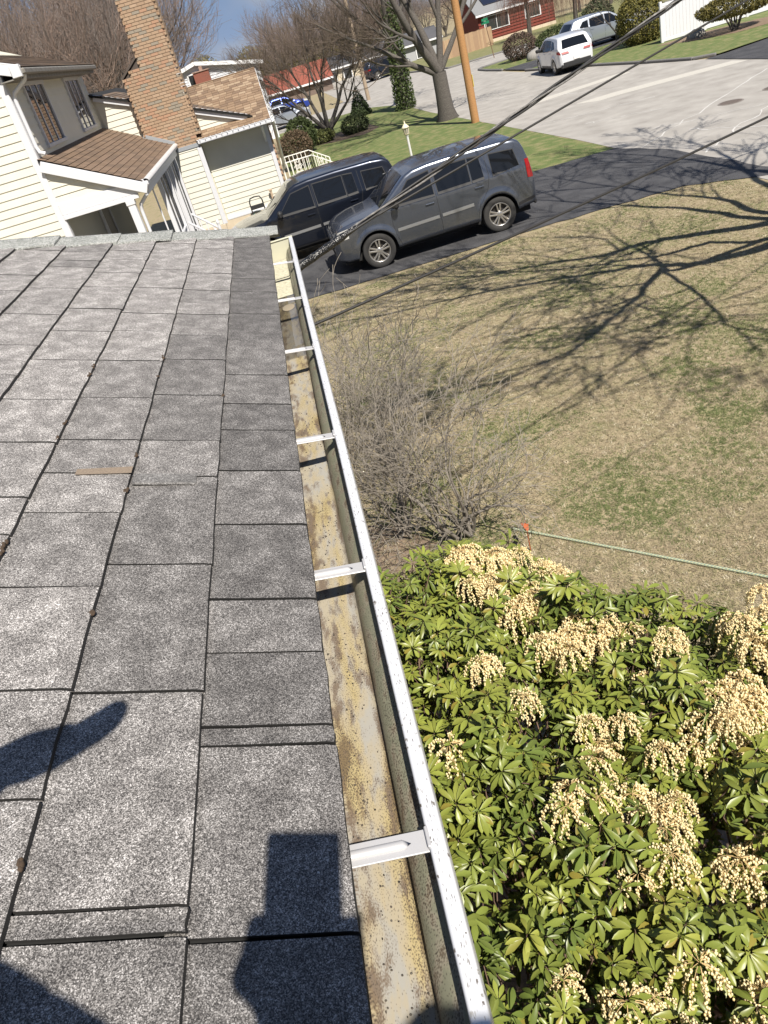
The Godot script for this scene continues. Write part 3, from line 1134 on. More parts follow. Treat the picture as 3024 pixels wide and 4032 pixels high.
func shingle(k: int, z0: float, z1: float, slip := 0.0) -> Mb:
	var mb := Mb.new()
	var cup := rnd(-0.0006, 0.0018)
	var lift := rnd(0.0, 0.0015)
	var skew := -0.0105 + rnd(-0.0012, 0.0012)
	var gap := rnd(0.0014, 0.003)
	var ou := rnd(0, 1)
	var ov := rnd(0, 1)
	var rows := []
	var uvs := []
	var ss := [0.0, 0.06, 0.35, 0.7, 1.12]
	var wav := rnd(0, TAU)
	for s in ss:
		var row := PackedVector3Array()
		var uv := PackedVector2Array()
		for j in 7:
			var f := j / 6.0
			var z := lerpf(z0 + gap, z1 - gap, f) + skew * (float(s) - 0.1)
			var h := lerpf(0.0105 + lift, 0.0022, minf(float(s), 1.0)) + cup * (absf(f - 0.5) * 2.0 - 0.4) * (1.0 - float(s) * 0.6)
			if s == 0.0:
				h -= 0.0015
			var e: float = s
			if s == 0.0:
				e += 0.006 * sin(wav + f * 5.0) + rnd(-0.004, 0.004)
			row.append(roof_pt(k + e - slip, z, h))
			uv.append(Vector2(ou + z / 0.4, ov + e * 0.155 / 0.4))
		rows.append(row)
		uvs.append(uv)
	mb.grid(rows, true, uvs)
	# the cut edges
	var low := []
	for j in 7:
		low.append(rows[0][j])
	for j in 6:
		var a: Vector3 = rows[0][j]
		var b: Vector3 = rows[0][j + 1]
		var d := Vector3(0, -0.0058, 0)
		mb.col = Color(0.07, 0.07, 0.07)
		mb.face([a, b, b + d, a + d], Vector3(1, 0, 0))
	for e in [0, 6]:
		for i in 4:
			var a: Vector3 = rows[i][e]
			var b: Vector3 = rows[i + 1][e]
			var d := Vector3(0, -0.004, 0)
			mb.face([a, b, b + d, a + d], Vector3(0, 0, -1 if e == 0 else 1))
	mb.col = Color.WHITE
	return mb

func own_house() -> void:
	rng.seed = 12
	var t := thing("house", "house with grey granule shingle roof and stained white gutter along the eave", "house", Vector3.ZERO)
	var roof := thing_part("roof", t)
	# deck under the shingles
	var dk := Mb.new()
	var black := mat("felt", lin(0.012, 0.012, 0.012), 0.95)
	dk.face([roof_pt(-0.02, hip_z(0.0) + 0.02, -0.004), roof_pt(-0.02, 3.5, -0.004), roof_pt(24, 3.5, -0.004), roof_pt(24, hip_z(24) + 0.02, -0.004)], Vector3.UP)
	dk.face([roof_pt(-0.02, hip_z(0.0) + 0.02, -0.016), roof_pt(-0.02, 3.5, -0.016), roof_pt(24, 3.5, -0.016), roof_pt(24, hip_z(24) + 0.02, -0.016)], Vector3.DOWN)
	dk.face([roof_pt(-0.02, hip_z(0.0) + 0.02, -0.004), roof_pt(-0.02, 3.5, -0.004), roof_pt(-0.02, 3.5, -0.016), roof_pt(-0.02, hip_z(0.0) + 0.02, -0.016)], Vector3.RIGHT)
	part(dk, "roof_deck", black, roof)
	var tx := granules(3, [[0.0, lin(0.035, 0.033, 0.032)], [0.25, lin(0.085, 0.082, 0.079)], [0.55, lin(0.19, 0.184, 0.178)], [0.82, lin(0.33, 0.322, 0.314)], [0.97, lin(0.5, 0.49, 0.48)], [1.01, lin(0.72, 0.71, 0.7)]])
	var ms := []
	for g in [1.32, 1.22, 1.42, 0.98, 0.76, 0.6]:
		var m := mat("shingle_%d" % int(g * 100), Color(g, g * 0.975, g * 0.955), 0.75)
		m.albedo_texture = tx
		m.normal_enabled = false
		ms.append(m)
	var bm := FastNoiseLite.new()
	bm.seed = 8
	bm.noise_type = FastNoiseLite.TYPE_CELLULAR
	bm.frequency = 0.36
	bm.fractal_type = FastNoiseLite.FRACTAL_NONE
	var im := bm.get_image(512, 512)
	im.convert(Image.FORMAT_RGBA8)
	im.bump_map_to_normal_map(1.2)
	var nt := ImageTexture.create_from_image(im)
	for m in ms:
		m.normal_enabled = true
		m.normal_texture = nt
		m.normal_scale = 0.35
	var made := 0
	var rest := Mb.new()
	for k in 24:
		var cuts := []
		if k < CUTS.size():
			for z in CUTS[k]:
				cuts.append(z * ZS)
		else:
			var z := hip_z(k) + rnd(0.1, 0.25)
			while z < 3.2:
				cuts.append(z)
				z += rnd(0.19, 0.27)
		cuts.push_front(hip_z(k + 0.35))
		while cuts[cuts.size() - 1] < 3.2:
			cuts.append(cuts[cuts.size() - 1] + rnd(0.19, 0.27))
		cuts.append(3.5)
		for i in cuts.size() - 1:
			if cuts[i + 1] - cuts[i] < 0.015:
				continue
			var mb := shingle(k, cuts[i], cuts[i + 1])
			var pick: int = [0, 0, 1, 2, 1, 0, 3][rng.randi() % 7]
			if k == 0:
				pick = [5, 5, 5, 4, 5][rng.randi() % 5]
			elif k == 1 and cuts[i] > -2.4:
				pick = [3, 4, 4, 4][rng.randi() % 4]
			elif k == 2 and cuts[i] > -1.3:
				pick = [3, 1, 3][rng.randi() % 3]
			if k < 9 and made < 290 and cuts[i] < 0.3:
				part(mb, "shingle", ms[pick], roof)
				made += 1
			else:
				var off := rest.v.size()
				rest.v.append_array(mb.v)
				rest.n.append_array(mb.n)
				rest.c.append_array(mb.c)
				rest.t.append_array(mb.t)
				for q in mb.ix:
					rest.ix.append(q + off)
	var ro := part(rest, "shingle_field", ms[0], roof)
	ro.set_meta("kind", "stuff")
	# a slipped scrap of shingle and the bare strip it left
	var sc := Mb.new()
	var a0 := -1.352 * ZS
	sc.box(roof_pt(1.60, a0 + 0.022, 0.0095), Vector3(0.112, 0.005, 0.038), 0.0015, Basis(Vector3(0, 0, 1), 0.02) * Basis(Vector3(RUN, -RISE, 0).normalized(), Vector3(RISE, RUN, 0).normalized(), Vector3(0, 0, 1)))
	var so := part(sc, "slipped_shingle", nmat("scrap", granules(44, [[0.0, lin(0.03, 0.03, 0.03)], [0.5, lin(0.12, 0.115, 0.11)], [0.85, lin(0.25, 0.24, 0.23)], [1.01, lin(0.5, 0.49, 0.48)]], 256), 0.1), roof)
	so.set_meta("label", "slipped scrap of shingle lying across its course")
	var br := Mb.new()
	br.face([roof_pt(1.99, -1.372 * ZS, 0.0135), roof_pt(1.99, -1.345 * ZS, 0.0135), roof_pt(2.62, -1.343 * ZS, 0.0085), roof_pt(2.62, -1.366 * ZS, 0.0085)], Vector3.UP)
	part(br, "bare_underlay", nmat("underlay", ntex(91, 0.05, [lin(0.09, 0.075, 0.06), lin(0.22, 0.17, 0.125), lin(0.33, 0.27, 0.2)], 0.6, 0.4, 256), 0.06), roof)
	# moss crumbs in the seams
	var moss := mat("moss", lin(0.06, 0.04, 0.025), 0.95)
	for i in 16:
		var mo := Mb.new()
		var kk := 1 + (rng.randi() % 3)
		var z := rnd(-2.0, -0.45)
		for e in 5:
			mo.blob(roof_pt(kk + rnd(-0.015, 0.02), z + rnd(-0.012, 0.012), 0.009), Vector3(rnd(0.002, 0.004), rnd(0.002, 0.0035), rnd(0.003, 0.007)), 4, 5)
		part(mo, "moss_crumb", moss, roof)
	# hip cap
	var capm := nmat("hip_cap", granules(6, [[0.0, lin(0.07, 0.075, 0.07)], [0.35, lin(0.19, 0.2, 0.185)], [0.7, lin(0.34, 0.35, 0.33)], [1.01, lin(0.62, 0.62, 0.6)]], 512), 0.5)
	var kk := -0.25
	while kk < 17.0:
		var k2 := kk + 1.35 + rnd(-0.1, 0.15)
		var mb := Mb.new()
		var wdn := rnd(0.125, 0.14)
		var rows := []
		var l0 := rnd(0.012, 0.02)
		for i in 5:
			var f := i / 4.0
			var k := lerpf(kk, k2 + 0.25, f)
			var row := PackedVector3Array()
			var h := lerpf(l0, 0.008, f)
			var z := hip_z(k)
			row.append(roof_pt(k, z + wdn * (1.0 + 0.06 * sin(f * 4 + kk)), h - 0.003 + rnd(-0.001, 0.003)))
			row.append(roof_pt(k, z + wdn * 0.95, h))
			row.append(roof_pt(k, z + 0.02, h + 0.006))
			row.append(roof_pt(k, z, h + 0.009))
			row.append(roof_pt(k, z - 0.03, h) + Vector3(0, -0.008, 0))
			row.append(roof_pt(k, z - 0.13, h) + Vector3(0, -0.07, 0))
			rows.append(row)
		mb.grid(rows, false)
		for i in 4:
			mb.face([rows[i][0], rows[i + 1][0], rows[i + 1][0] - Vector3(0, 0.006, 0), rows[i][0] - Vector3(0, 0.006, 0)], Vector3(0, 0, 1))
		for j in 5:
			mb.face([rows[0][j], rows[0][j + 1], rows[0][j + 1] - Vector3(0, 0.006, 0), rows[0][j] - Vector3(0, 0.006, 0)], Vector3(1, 0, 0))
		part(mb, "cap_shingle", capm, roof)
		kk = k2
	# the slope beyond the hip
	var es := Mb.new()
	var pa := [roof_pt(-0.1, hip_z(-0.1) - 0.02, -0.01)]
	es.face([roof_pt(-0.1, hip_z(0) - 0.02, 0.0), roof_pt(24, hip_z(24) - 0.02, 0.0), Vector3(EAVE - 24 * RUN, ROOF, hip_z(0) - 0.05), Vector3(EAVE, ROOF, hip_z(0) - 0.05)], Vector3(0, 1, -1))
	part(es, "end_slope", ms[1], roof)
	# walls, fascia and soffit
	var wl := Mb.new()
	wl.box(Vector3(-3.5, 1.88, -0.05), Vector3(6.2, 3.76, 7.0))
	part(wl, "wall", mat("own_wall", lin(0.62, 0.6, 0.55), 0.6), t)
	boards(t, nmat("own_siding", ntex(52, 0.008, [lin(0.56, 0.55, 0.5), lin(0.62, 0.61, 0.56)], 0.3, 0.25, 256), 2.0, 0.5), Vector3(-0.4, 0, 3.45), Vector3.FORWARD, Vector3.RIGHT, 0.35, 3.7, 0.15, func(y): return 0.0, func(y): return 7.0)
	var fa := Mb.new()
	fa.box(Vector3(-0.185, RIM - 0.07, -0.12), Vector3(0.02, 0.17, 7.4), 0.002)
	fa.box(Vector3(-0.32, RIM - 0.15, -0.12), Vector3(0.25, 0.012, 7.4))
	part(fa, "fascia", mat("own_trim", lin(0.7, 0.7, 0.7), 0.5), t)
	gutter(t)

func stain_tex() -> ImageTexture:
	var w := 2048
	var h := 256
	var na := FastNoiseLite.new()
	na.seed = 31
	na.frequency = 0.004
	na.fractal_octaves = 5
	var nb := FastNoiseLite.new()
	nb.seed = 37
	nb.frequency = 0.018
	nb.fractal_octaves = 4
	var nc := FastNoiseLite.new()
	nc.seed = 41
	nc.frequency = 0.3
	nc.fractal_octaves = 2
	var cream := lin(0.36, 0.32, 0.245)
	var yellow := lin(0.40, 0.325, 0.17)
	var grey := lin(0.33, 0.32, 0.29)
	var brown := lin(0.13, 0.085, 0.05)
	var dark := lin(0.05, 0.042, 0.032)
	var olive := lin(0.25, 0.25, 0.175)
	var out := PackedByteArray()
	out.resize(w * h * 3)
	var i := 0
	for y in h:
		var v := y / float(h)
		for x in w:
			var fx := float(x)
			var a := na.get_noise_2d(fx * 0.75, y * 2.2) * 1.7
			var b := nb.get_noise_2d(fx * 0.85, y * 1.5) * 1.6
			var c := nc.get_noise_2d(fx, y)
			var q := cream.lerp(yellow, clampf(a * 1.1 + 0.3, 0, 1)).lerp(grey, clampf(b * 1.3 - a * 0.8 + 0.05, 0, 0.9))
			if v > 0.56:
				q = olive.lerp(cream, clampf(b * 1.4 + 0.25, 0, 0.8)).lerp(dark, clampf((c + b * 0.8 - 0.25) * 1.6, 0, 0.6))
			# rusty silt: thick along the back edge and the crease, its outline broken by the noise
			var edge := maxf(0.0, 1.0 - absf(v - 0.12) / 0.2) * 0.85 + maxf(0.0, 1.0 - absf(v - 0.535) / 0.09) * 0.7
			q = q.lerp(brown, clampf((edge + a * 0.5 + b * 0.8 + c * 0.6 - 0.38) * 1.5, 0, 0.8))
			if c + a * 0.3 + edge * 0.12 > 0.47:
				q = q.lerp(dark, 0.75)
			q = q.linear_to_srgb()
			out[i] = int(clampf(q.r, 0, 1) * 255)
			out[i + 1] = int(clampf(q.g, 0, 1) * 255)
			out[i + 2] = int(clampf(q.b, 0, 1) * 255)
			i += 3
	var im := Image.create_from_data(w, h, false, Image.FORMAT_RGB8, out)
	return ImageTexture.create_from_image(im)

func gutter(house: Node3D) -> void:
	rng.seed = 90
	var g := thing_part("gutter", house)
	var z0 := -3.65
	var z1 := 3.2
	# inside of the trough, from the back to under the rim
	var prof := [Vector2(-0.172, 0.012), Vector2(-0.172, -0.07), Vector2(-0.164, -0.083), Vector2(-0.15, -0.086), Vector2(-0.095, -0.086), Vector2(-0.088, -0.084), Vector2(-0.0865, -0.078), Vector2(-0.0845, -0.066), Vector2(-0.077, -0.052), Vector2(-0.066, -0.042), Vector2(-0.056, -0.034), Vector2(-0.049, -0.024), Vector2(-0.046, -0.012), Vector2(-0.0455, -0.004)]
	var vv := [0.0, 0.02, 0.06, 0.1, 0.5, 0.545, 0.56, 0.6, 0.66, 0.72, 0.78, 0.85, 0.93, 1.0]
	var inside := Mb.new()
	var outside := Mb.new()
	var rows := []
	var rows2 := []
	var uvs := []
	var nz := 40
	for i in nz + 1:
		var z := lerpf(z0, z1, i / float(nz))
		var r := PackedVector3Array()
		var r2 := PackedVector3Array()
		var u := PackedVector2Array()
		for j in prof.size():
			var wob: float = 0.0012 * sin(z * 5.0 + j)
			r.append(Vector3(prof[j].x + wob, RIM + prof[j].y, z))
			u.append(Vector2(z / 2.1, vv[j]))
		for j in range(3, prof.size()):
			r2.append(Vector3(prof[j].x + 0.0025, RIM + prof[j].y - 0.0025, z))
		rows.append(r)
		rows2.append(r2)
		uvs.append(u)
	inside.grid(rows, true, uvs)
	outside.grid(rows2, false)
	var sm := mat("gutter_stain", Color(1, 1, 1), 0.55)
	sm.albedo_texture = stain_tex()
	part(inside, "trough", sm, g)
	var white := mat("gutter_white", lin(0.58, 0.59, 0.62), 0.4)
	part(outside, "trough_front", white, g)
	# rim: a folded white lip with dirt specks
	var im := Image.create(2048, 64, false, Image.FORMAT_RGB8)
	im.fill(lin(0.57, 0.58, 0.61).linear_to_srgb())
	for i in 620:
		var x := rng.randi() % 2048
		if rng.randf() < 0.6:
			x = (int(rng.randfn(0.0, 60.0)) + (rng.randi() % 9) * 230 + 2048) % 2048
		var y := rng.randi() % 60
		var s := 1 + (rng.randi() % 3) + (3 if rng.randf() < 0.05 else 0)
		var cc := lin(0.10, 0.085, 0.07).lerp(lin(0.38, 0.37, 0.35), rng.randf()).linear_to_srgb()
		for e in s:
			im.fill_rect(Rect2i(x + rng.randi() % 3, y + e, 2 + rng.randi() % (s + 1), 1 + rng.randi() % 2), cc)
	var rm := mat("gutter_rim", Color(1, 1, 1), 0.35)
	rm.albedo_texture = ImageTexture.create_from_image(im)
	var lip := Mb.new()
	var lp := [Vector2(-0.0535, -0.013), Vector2(-0.0545, -0.003), Vector2(-0.053, -0.0008), Vector2(-0.0505, 0.0), Vector2(-0.0405, 0.0), Vector2(-0.038, -0.001), Vector2(-0.0365, -0.0035), Vector2(-0.036, -0.022)]
	var lv := [0.0, 0.1, 0.14, 0.2, 0.8, 0.86, 0.9, 1.0]
	var lr := []
	var lu := []
	for i in nz + 1:
		var z := lerpf(z0, z1, i / float(nz))
		var r := PackedVector3Array()
		var u := PackedVector2Array()
		for j in lp.size():
			r.append(Vector3(lp[j].x + 0.0008 * sin(z * 3.1), RIM + lp[j].y, z))
			u.append(Vector2(z / 1.6, lv[j]))
		lr.append(r)
		lu.append(u)
	lip.grid(lr, true, lu)
	part(lip, "rim", rm, g)
	# end cap
	var ec := Mb.new()
	var poly := []
	for p in prof:
		poly.append(Vector3(p.x, RIM + p.y, z0 - 0.002))
	poly.append(Vector3(-0.038, RIM - 0.002, z0 - 0.002))
	poly.append(Vector3(-0.172, RIM - 0.002, z0 - 0.002))
	poly[0] = Vector3(-0.172, RIM - 0.003, z0 - 0.002)
	ec.prism(poly, Vector3(0, 0, -0.003))
	ec.box(Vector3(-0.1, RIM + 0.001, z0 - 0.004), Vector3(0.13, 0.006, 0.014), 0.002)
	part(ec, "end_cap", mat("gutter_cream", lin(0.50, 0.49, 0.38), 0.5), g)
	# sealed joint pieces towards the end
	for q in [[-3.64, -3.36, 0.0035], [-3.36, -3.30, 0.007], [-3.30, -3.02, 0.0045]]:
		var sp := Mb.new()
		var rr := []
		for i in 7:
			var z := lerpf(q[0], q[1], i / 6.0)
			var r := PackedVector3Array()
			for j in range(1, 9):
				r.append(Vector3(prof[j].x * 0.99 - 0.001, RIM + prof[j].y + q[2] * (1.0 + 0.5 * sin(z * 40)), z))
			rr.append(r)
		sp.grid(rr, true)
		part(sp, "sealed_joint", nmat("sealant", ntex(93, 0.02, [lin(0.3, 0.28, 0.2), lin(0.52, 0.5, 0.38), lin(0.6, 0.58, 0.46)], 0.4), 0.2), g)
	# standing water and a silt island
	var wt := Mb.new()
	wt.face([Vector3(-0.165, RIM - 0.0825, -3.02), Vector3(-0.088, RIM - 0.0825, -3.02), Vector3(-0.088, RIM - 0.0825, -2.3), Vector3(-0.165, RIM - 0.0825, -2.3)], Vector3.UP)
	var wm := mat("water", lin(0.1, 0.09, 0.07), 0.02)
	wm.transparency = BaseMaterial3D.TRANSPARENCY_ALPHA
	wm.albedo_color.a = 0.35
	wm.metallic_specular = 0.6
	part(wt, "standing_water", wm, g)
	var si := Mb.new()
	si.blob(Vector3(-0.117, RIM - 0.0845, -2.86), Vector3(0.026, 0.005, 0.045), 6, 14)
	part(si, "silt", mat("silt", lin(0.27, 0.23, 0.17), 0.9), g)
	# grit washed off the roof and a few leaf bits
	var gr := Mb.new()
	for i in 420:
		var zz := rnd(-2.2, 0.4)
		if rng.randf() < 0.6:
			zz = [-0.35, -0.62, -0.9, -1.3, -1.75][rng.randi() % 5] + rng.randfn(0.0, 0.06)
		var gg := rnd(0.25, 1.2)
		gr.col = Color(gg, gg * 0.92, gg * 0.84)
		gr.blob(Vector3(rnd(-0.16, -0.09), RIM - 0.0855, zz), Vector3(rnd(0.0008, 0.0019), 0.0012, rnd(0.0008, 0.0019)), 3, 5)
	var go := part(gr, "roof_grit", mat("grit", lin(0.09, 0.08, 0.07), 0.95), g)
	go.set_meta("kind", "stuff")
	# hangers
	var hm := mat("hanger", lin(0.47, 0.465, 0.465), 0.45, 0.2)
	for z in [0.02, -0.508, -1.015, -1.52, -2.115, -2.65, -3.2, 0.55, 1.1]:
		var hb := Mb.new()
		var a := Vector3(-0.0545, RIM - 0.0065, z)
		var b := Vector3(-0.168, RIM + 0.009, z)
		var d := (b - a).normalized()
		var up := Vector3(0, 0, 1).cross(d)
		if up.y < 0:
			up = -up
		hb.bar(a, b, 0.027, 0.0022, 0.0006)
		hb.box(a + up * 0.002, Vector3(0.004, 0.012, 0.025), 0.001)
		# pressed rib with a round nose
		var rr := []
		for i in 12:
			var f := i / 11.0
			var c := a.lerp(b, 0.16 + 0.84 * f)
			var k := sqrt(clampf(1.0 - pow(1.0 - minf(f / 0.09, 1.0), 2.0), 0, 1))
			var r := PackedVector3Array()
			for j in 9:
				var an := PI * j / 8.0
				r.append(c + Vector3(0, 0, cos(an) * 0.0055 * k) + up * (0.0011 + sin(an) * 0.0042 * k))
			rr.append(r)
		hb.grid(rr, false)
		part(hb, "hanger", hm, g)

# ---------- the house next door ----------
# clapboards on a wall facing +z (n = (0,0,1)) or +x: each board is its own piece
func boards(parent: Node3D, m: Material, org: Vector3, along: Vector3, nn: Vector3, y0: float, y1: float, pitch: float, lo: Callable, hi: Callable) -> void:
	var y := y0
	while y < y1 - 0.01:
		var yt := minf(y + pitch, y1)
		var a0: float = lo.call(y)
		var b0: float = hi.call(y)
		var a1: float = lo.call(yt)
		var b1: float = hi.call(yt)
		if b0 - a0 > 0.02:
			if b1 < a1:
				b1 = (a1 + b1) * 0.5
				a1 = b1
			var mb := Mb.new()
			var p := func(s: float, yy: float, d: float) -> Vector3: return org + along * s + Vector3(0, yy, 0) + nn * d
			mb.face([p.call(a0, y, 0.021), p.call(b0, y, 0.021), p.call(b1, yt, 0.003), p.call(a1, yt, 0.004)], nn)
			mb.face([p.call(a0, y, 0.0), p.call(b0, y, 0.0), p.call(b0, y, 0.021), p.call(a0, y, 0.021)], Vector3.DOWN)
			mb.face([p.call(a0, y, 0.0), p.call(a0, y, 0.021), p.call(a1, yt, 0.004), p.call(a1, yt, 0.0)], -along)
			mb.face([p.call(b0, y, 0.0), p.call(b0, y, 0.021), p.call(b1, yt, 0.004), p.call(b1, yt, 0.0)], along)
			part(mb, "clapboard", m, parent)
		y += pitch

func tabs(parent: Node3D, org: Vector3, along: Vector3, up: Vector3, wide: Callable, rows: int, pitch: float, tw: float, ms: Array, rowlift := 0.012) -> void:
	var nn := along.cross(up).normalized()
	if nn.y < 0:
		nn = -nn
	for r in rows:
		var w: Vector2 = wide.call(r)
		var s := w.x
		var first := true
		while s < w.y - 0.01:
			var e := minf(s + tw * (rnd(0.35, 1.0) if first else rnd(0.85, 1.15)), w.y)
			first = false
			var mb := Mb.new()
			var h := rowlift + rnd(0, 0.003)
			var a := org + along * (s + 0.003) + up * (r * pitch)
			var b := org + along * (e - 0.003) + up * (r * pitch)
			var c := b + up * (pitch * 1.1) + nn * 0.002
			var d := a + up * (pitch * 1.1) + nn * 0.002
			mb.face([a + nn * h, b + nn * h, c, d], nn)
			mb.face([a, b, b + nn * h, a + nn * h], -up)
			part(mb, "shingle", ms[rng.randi() % ms.size()], parent)
			s = e

func neighbour() -> void:
	rng.seed = 33
	var t := thing("neighbour_house", "cream clapboard house with brown shingle roofs and tall tan brick chimney", "house", Vector3.ZERO)
	var cream := nmat("cream_siding", ntex(51, 0.008, [lin(0.60, 0.585, 0.50), lin(0.66, 0.645, 0.56)], 0.3), 2.0, 0.5)
	var greyish := cream
	var white := mat("white_trim", lin(0.60, 0.61, 0.635), 0.45)
	var felt := mat("felt")
	var X := Vector3.RIGHT
	var Z := Vector3.BACK
	# front block: wall facing us at z = -17
	var wa := thing_part("front_wall", t)
	boards(wa, cream, Vector3(-4.48, 0, -17.0), -X, Z, 0.5, 6.4, 0.149, func(y): return 0.0, func(y): return 3.4 if y < 5.5 else maxf(3.4 - (y - 5.5) * 0.4, 0.6))
	var bk := Mb.new()
	bk.box(Vector3(-6.2, 2.8, -20.9), Vector3(3.62, 5.5, 7.76))
	bk.prism([Vector3(-4.39, 5.55, -17.03), Vector3(-8.0, 5.55, -17.03), Vector3(-8.0, 6.9, -17.03), Vector3(-7.5, 7.0, -17.03)], Vector3(0, 0, -7.6))
	part(bk, "wall_core", mat("wall_core", lin(0.6, 0.58, 0.48), 0.7), t)
	var cb := Mb.new()
	cb.box(Vector3(-4.43, 2.75, -17.0), Vector3(0.14, 5.4, 0.07), 0.004)
	cb.box(Vector3(-4.372, 2.75, -17.05), Vector3(0.035, 5.4, 0.13), 0.004)
	part(cb, "corner_board", white, t)
	# window wall facing +x
	var ww := thing_part("side_wall", t)
	boards(ww, cream, Vector3(-4.385, 0, -17.12), -Z, X, 3.95, 5.45, 0.149, func(y): return 0.0, func(y): return 7.72)
	for q in [[-18.2, -19.85], [-22.2, -23.9]]:
		var w := thing_part("window", t)
		var zc: float = (q[0] + q[1]) * 0.5
		var fr := Mb.new()
		var x := -4.352
		for z in [q[0], q[1]]:
			fr.box(Vector3(x, 4.72, z), Vector3(0.05, 1.14, 0.08), 0.006)
		fr.box(Vector3(x, 5.28, zc), Vector3(0.07, 0.1, 1.9), 0.006)
		fr.box(Vector3(x, 4.13, zc), Vector3(0.08, 0.07, 1.85), 0.006)
		part(fr, "window_frame", mat("grey_trim", lin(0.55, 0.56, 0.58), 0.5), w)
		var pn := Mb.new()
		pn.box(Vector3(-4.365, 4.7, zc), Vector3(0.006, 1.1, absf(q[1] - q[0]) - 0.06))
		var gl := mat("window_glass", lin(0.03, 0.032, 0.035), 0.03)
		gl.metallic_specular = 0.9
		part(pn, "pane", gl, w)
		for k in [1, 2]:
			var mu := Mb.new()
			mu.box(Vector3(-4.353, 4.7, lerpf(q[0], q[1], k / 3.0)), Vector3(0.02, 1.1, 0.045), 0.004)
			part(mu, "muntin", white, w)
	# upper roof over the window wall, slope to +x
	var ur := thing_part("upper_roof", t)
	var bm := []
	for c in [lin(0.15, 0.105, 0.07), lin(0.12, 0.085, 0.06), lin(0.18, 0.13, 0.09), lin(0.10, 0.075, 0.055)]:
		var m := nmat("roof_a%d" % bm.size(), ntex(60 + bm.size(), 0.05, [c * 0.75, c, c * 1.25], 0.6, 0.4, 256), 0.5)
		bm.append(m)
	var dk := Mb.new()
	dk.prism([Vector3(-3.93, 5.46, -16.85), Vector3(-8.0, 7.0, -16.85), Vector3(-8.0, 6.94, -16.85), Vector3(-3.93, 5.40, -16.85)], Vector3(0, 0, -7.9))
	part(dk, "roof_deck", felt, ur)
	tabs(ur, Vector3(-3.92, 5.47, -16.83), -Z, Vector3(-1, 0.378, 0).normalized(), func(r): return Vector2(0, 7.95), 16, 0.15, 0.9, bm)
	var rc := Mb.new()
	rc.bar(Vector3(-6.15, 6.34, -17.5), Vector3(-6.15, 6.34, -21.0), 0.3, 0.12, 0.02)
	part(rc, "ridge_vent", mat("vent", lin(0.07, 0.06, 0.055), 0.8), ur)
	var rk := Mb.new()
	rk.bar(Vector3(-3.95, 5.40, -16.86), Vector3(-8.0, 6.93, -16.86), 0.05, 0.2, 0.006)
	rk.box(Vector3(-4.02, 5.42, -16.82), Vector3(0.18, 0.2, 0.12), 0.01)
	part(rk, "rake_board", white, ur)
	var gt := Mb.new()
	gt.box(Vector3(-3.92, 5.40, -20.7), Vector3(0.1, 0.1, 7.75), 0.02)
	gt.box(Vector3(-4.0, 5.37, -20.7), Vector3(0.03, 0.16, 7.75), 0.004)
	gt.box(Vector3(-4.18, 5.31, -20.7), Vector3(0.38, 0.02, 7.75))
	part(gt, "eave_gutter", nmat("grey_gutter", ntex(68, 0.02, [lin(0.10, 0.095, 0.085), lin(0.2, 0.19, 0.17), lin(0.27, 0.26, 0.24)], 0.4, 0.3, 256), 0.8, 0.6), ur)  # mottled dark grey, much darker than the white porch gutter
	var ds := Mb.new()
	ds.tube(PackedVector3Array([Vector3(-3.93, 5.36, -16.95), Vector3(-3.97, 5.28, -16.98), Vector3(-4.27, 5.12, -17.05), Vector3(-4.31, 5.02, -17.07), Vector3(-4.32, 4.2, -17.08), Vector3(-4.30, 4.1, -17.07), Vector3(-4.2, 4.05, -17.06)]), PackedFloat32Array([0.035, 0.037, 0.037, 0.037, 0.037, 0.037, 0.037]), 10)
	part(ds, "downspout", white, t)
	# porch
	var po := thing_part("porch", t)
	var pb := []
	for c in [lin(0.17, 0.115, 0.075), lin(0.145, 0.10, 0.068), lin(0.19, 0.13, 0.088)]:
		pb.append(nmat("roof_b%d" % pb.size(), ntex(70 + pb.size(), 0.05, [c * 0.7, c, c * 1.3], 0.6, 0.4, 256), 0.5))
	var pd := Mb.new()
	pd.prism([Vector3(-4.37, 3.995, -16.92), Vector3(-2.66, 3.125, -16.92), Vector3(-2.66, 3.08, -16.92), Vector3(-4.37, 3.95, -16.92)], Vector3(0, 0, -7.9))
	part(pd, "roof_deck", felt, po)
	tabs(po, Vector3(-2.65, 3.13, -16.9), -Z, Vector3(-1, 0.508, 0).normalized(), func(r): return Vector2(0, 7.53 if r < 5 else 7.9), 14, 0.137, 0.34, pb, 0.014)
	var rb := Mb.new()
	rb.bar(Vector3(-4.36, 3.87, -16.9), Vector3(-2.6, 2.985, -16.9), 0.05, 0.19, 0.005)
	part(rb, "rake_board", white, po)
	var lw := thing_part("gable_wall", t)
	boards(lw, cream, Vector3(-4.36, 0, -17.0), X, Z, 3.15, 3.9, 0.149, func(y): return 0.0, func(y): return (3.9 - y) / 0.508 + 0.02)
	var bmn := Mb.new()
	bmn.box(Vector3(-3.5, 3.05, -16.98), Vector3(1.75, 0.21, 0.06), 0.005)
	bmn.box(Vector3(-3.6, 2.9, -16.98), Vector3(1.54, 0.085, 0.08), 0.005)
	part(bmn, "beam", white, po)
	var pg := Mb.new()
	pg.box(Vector3(-2.6, 3.07, -20.65), Vector3(0.1, 0.09, 7.5), 0.02)
	pg.box(Vector3(-2.66, 2.97, -20.65), Vector3(0.05, 0.22, 7.5), 0.005)
	part(pg, "porch_gutter", white, po)
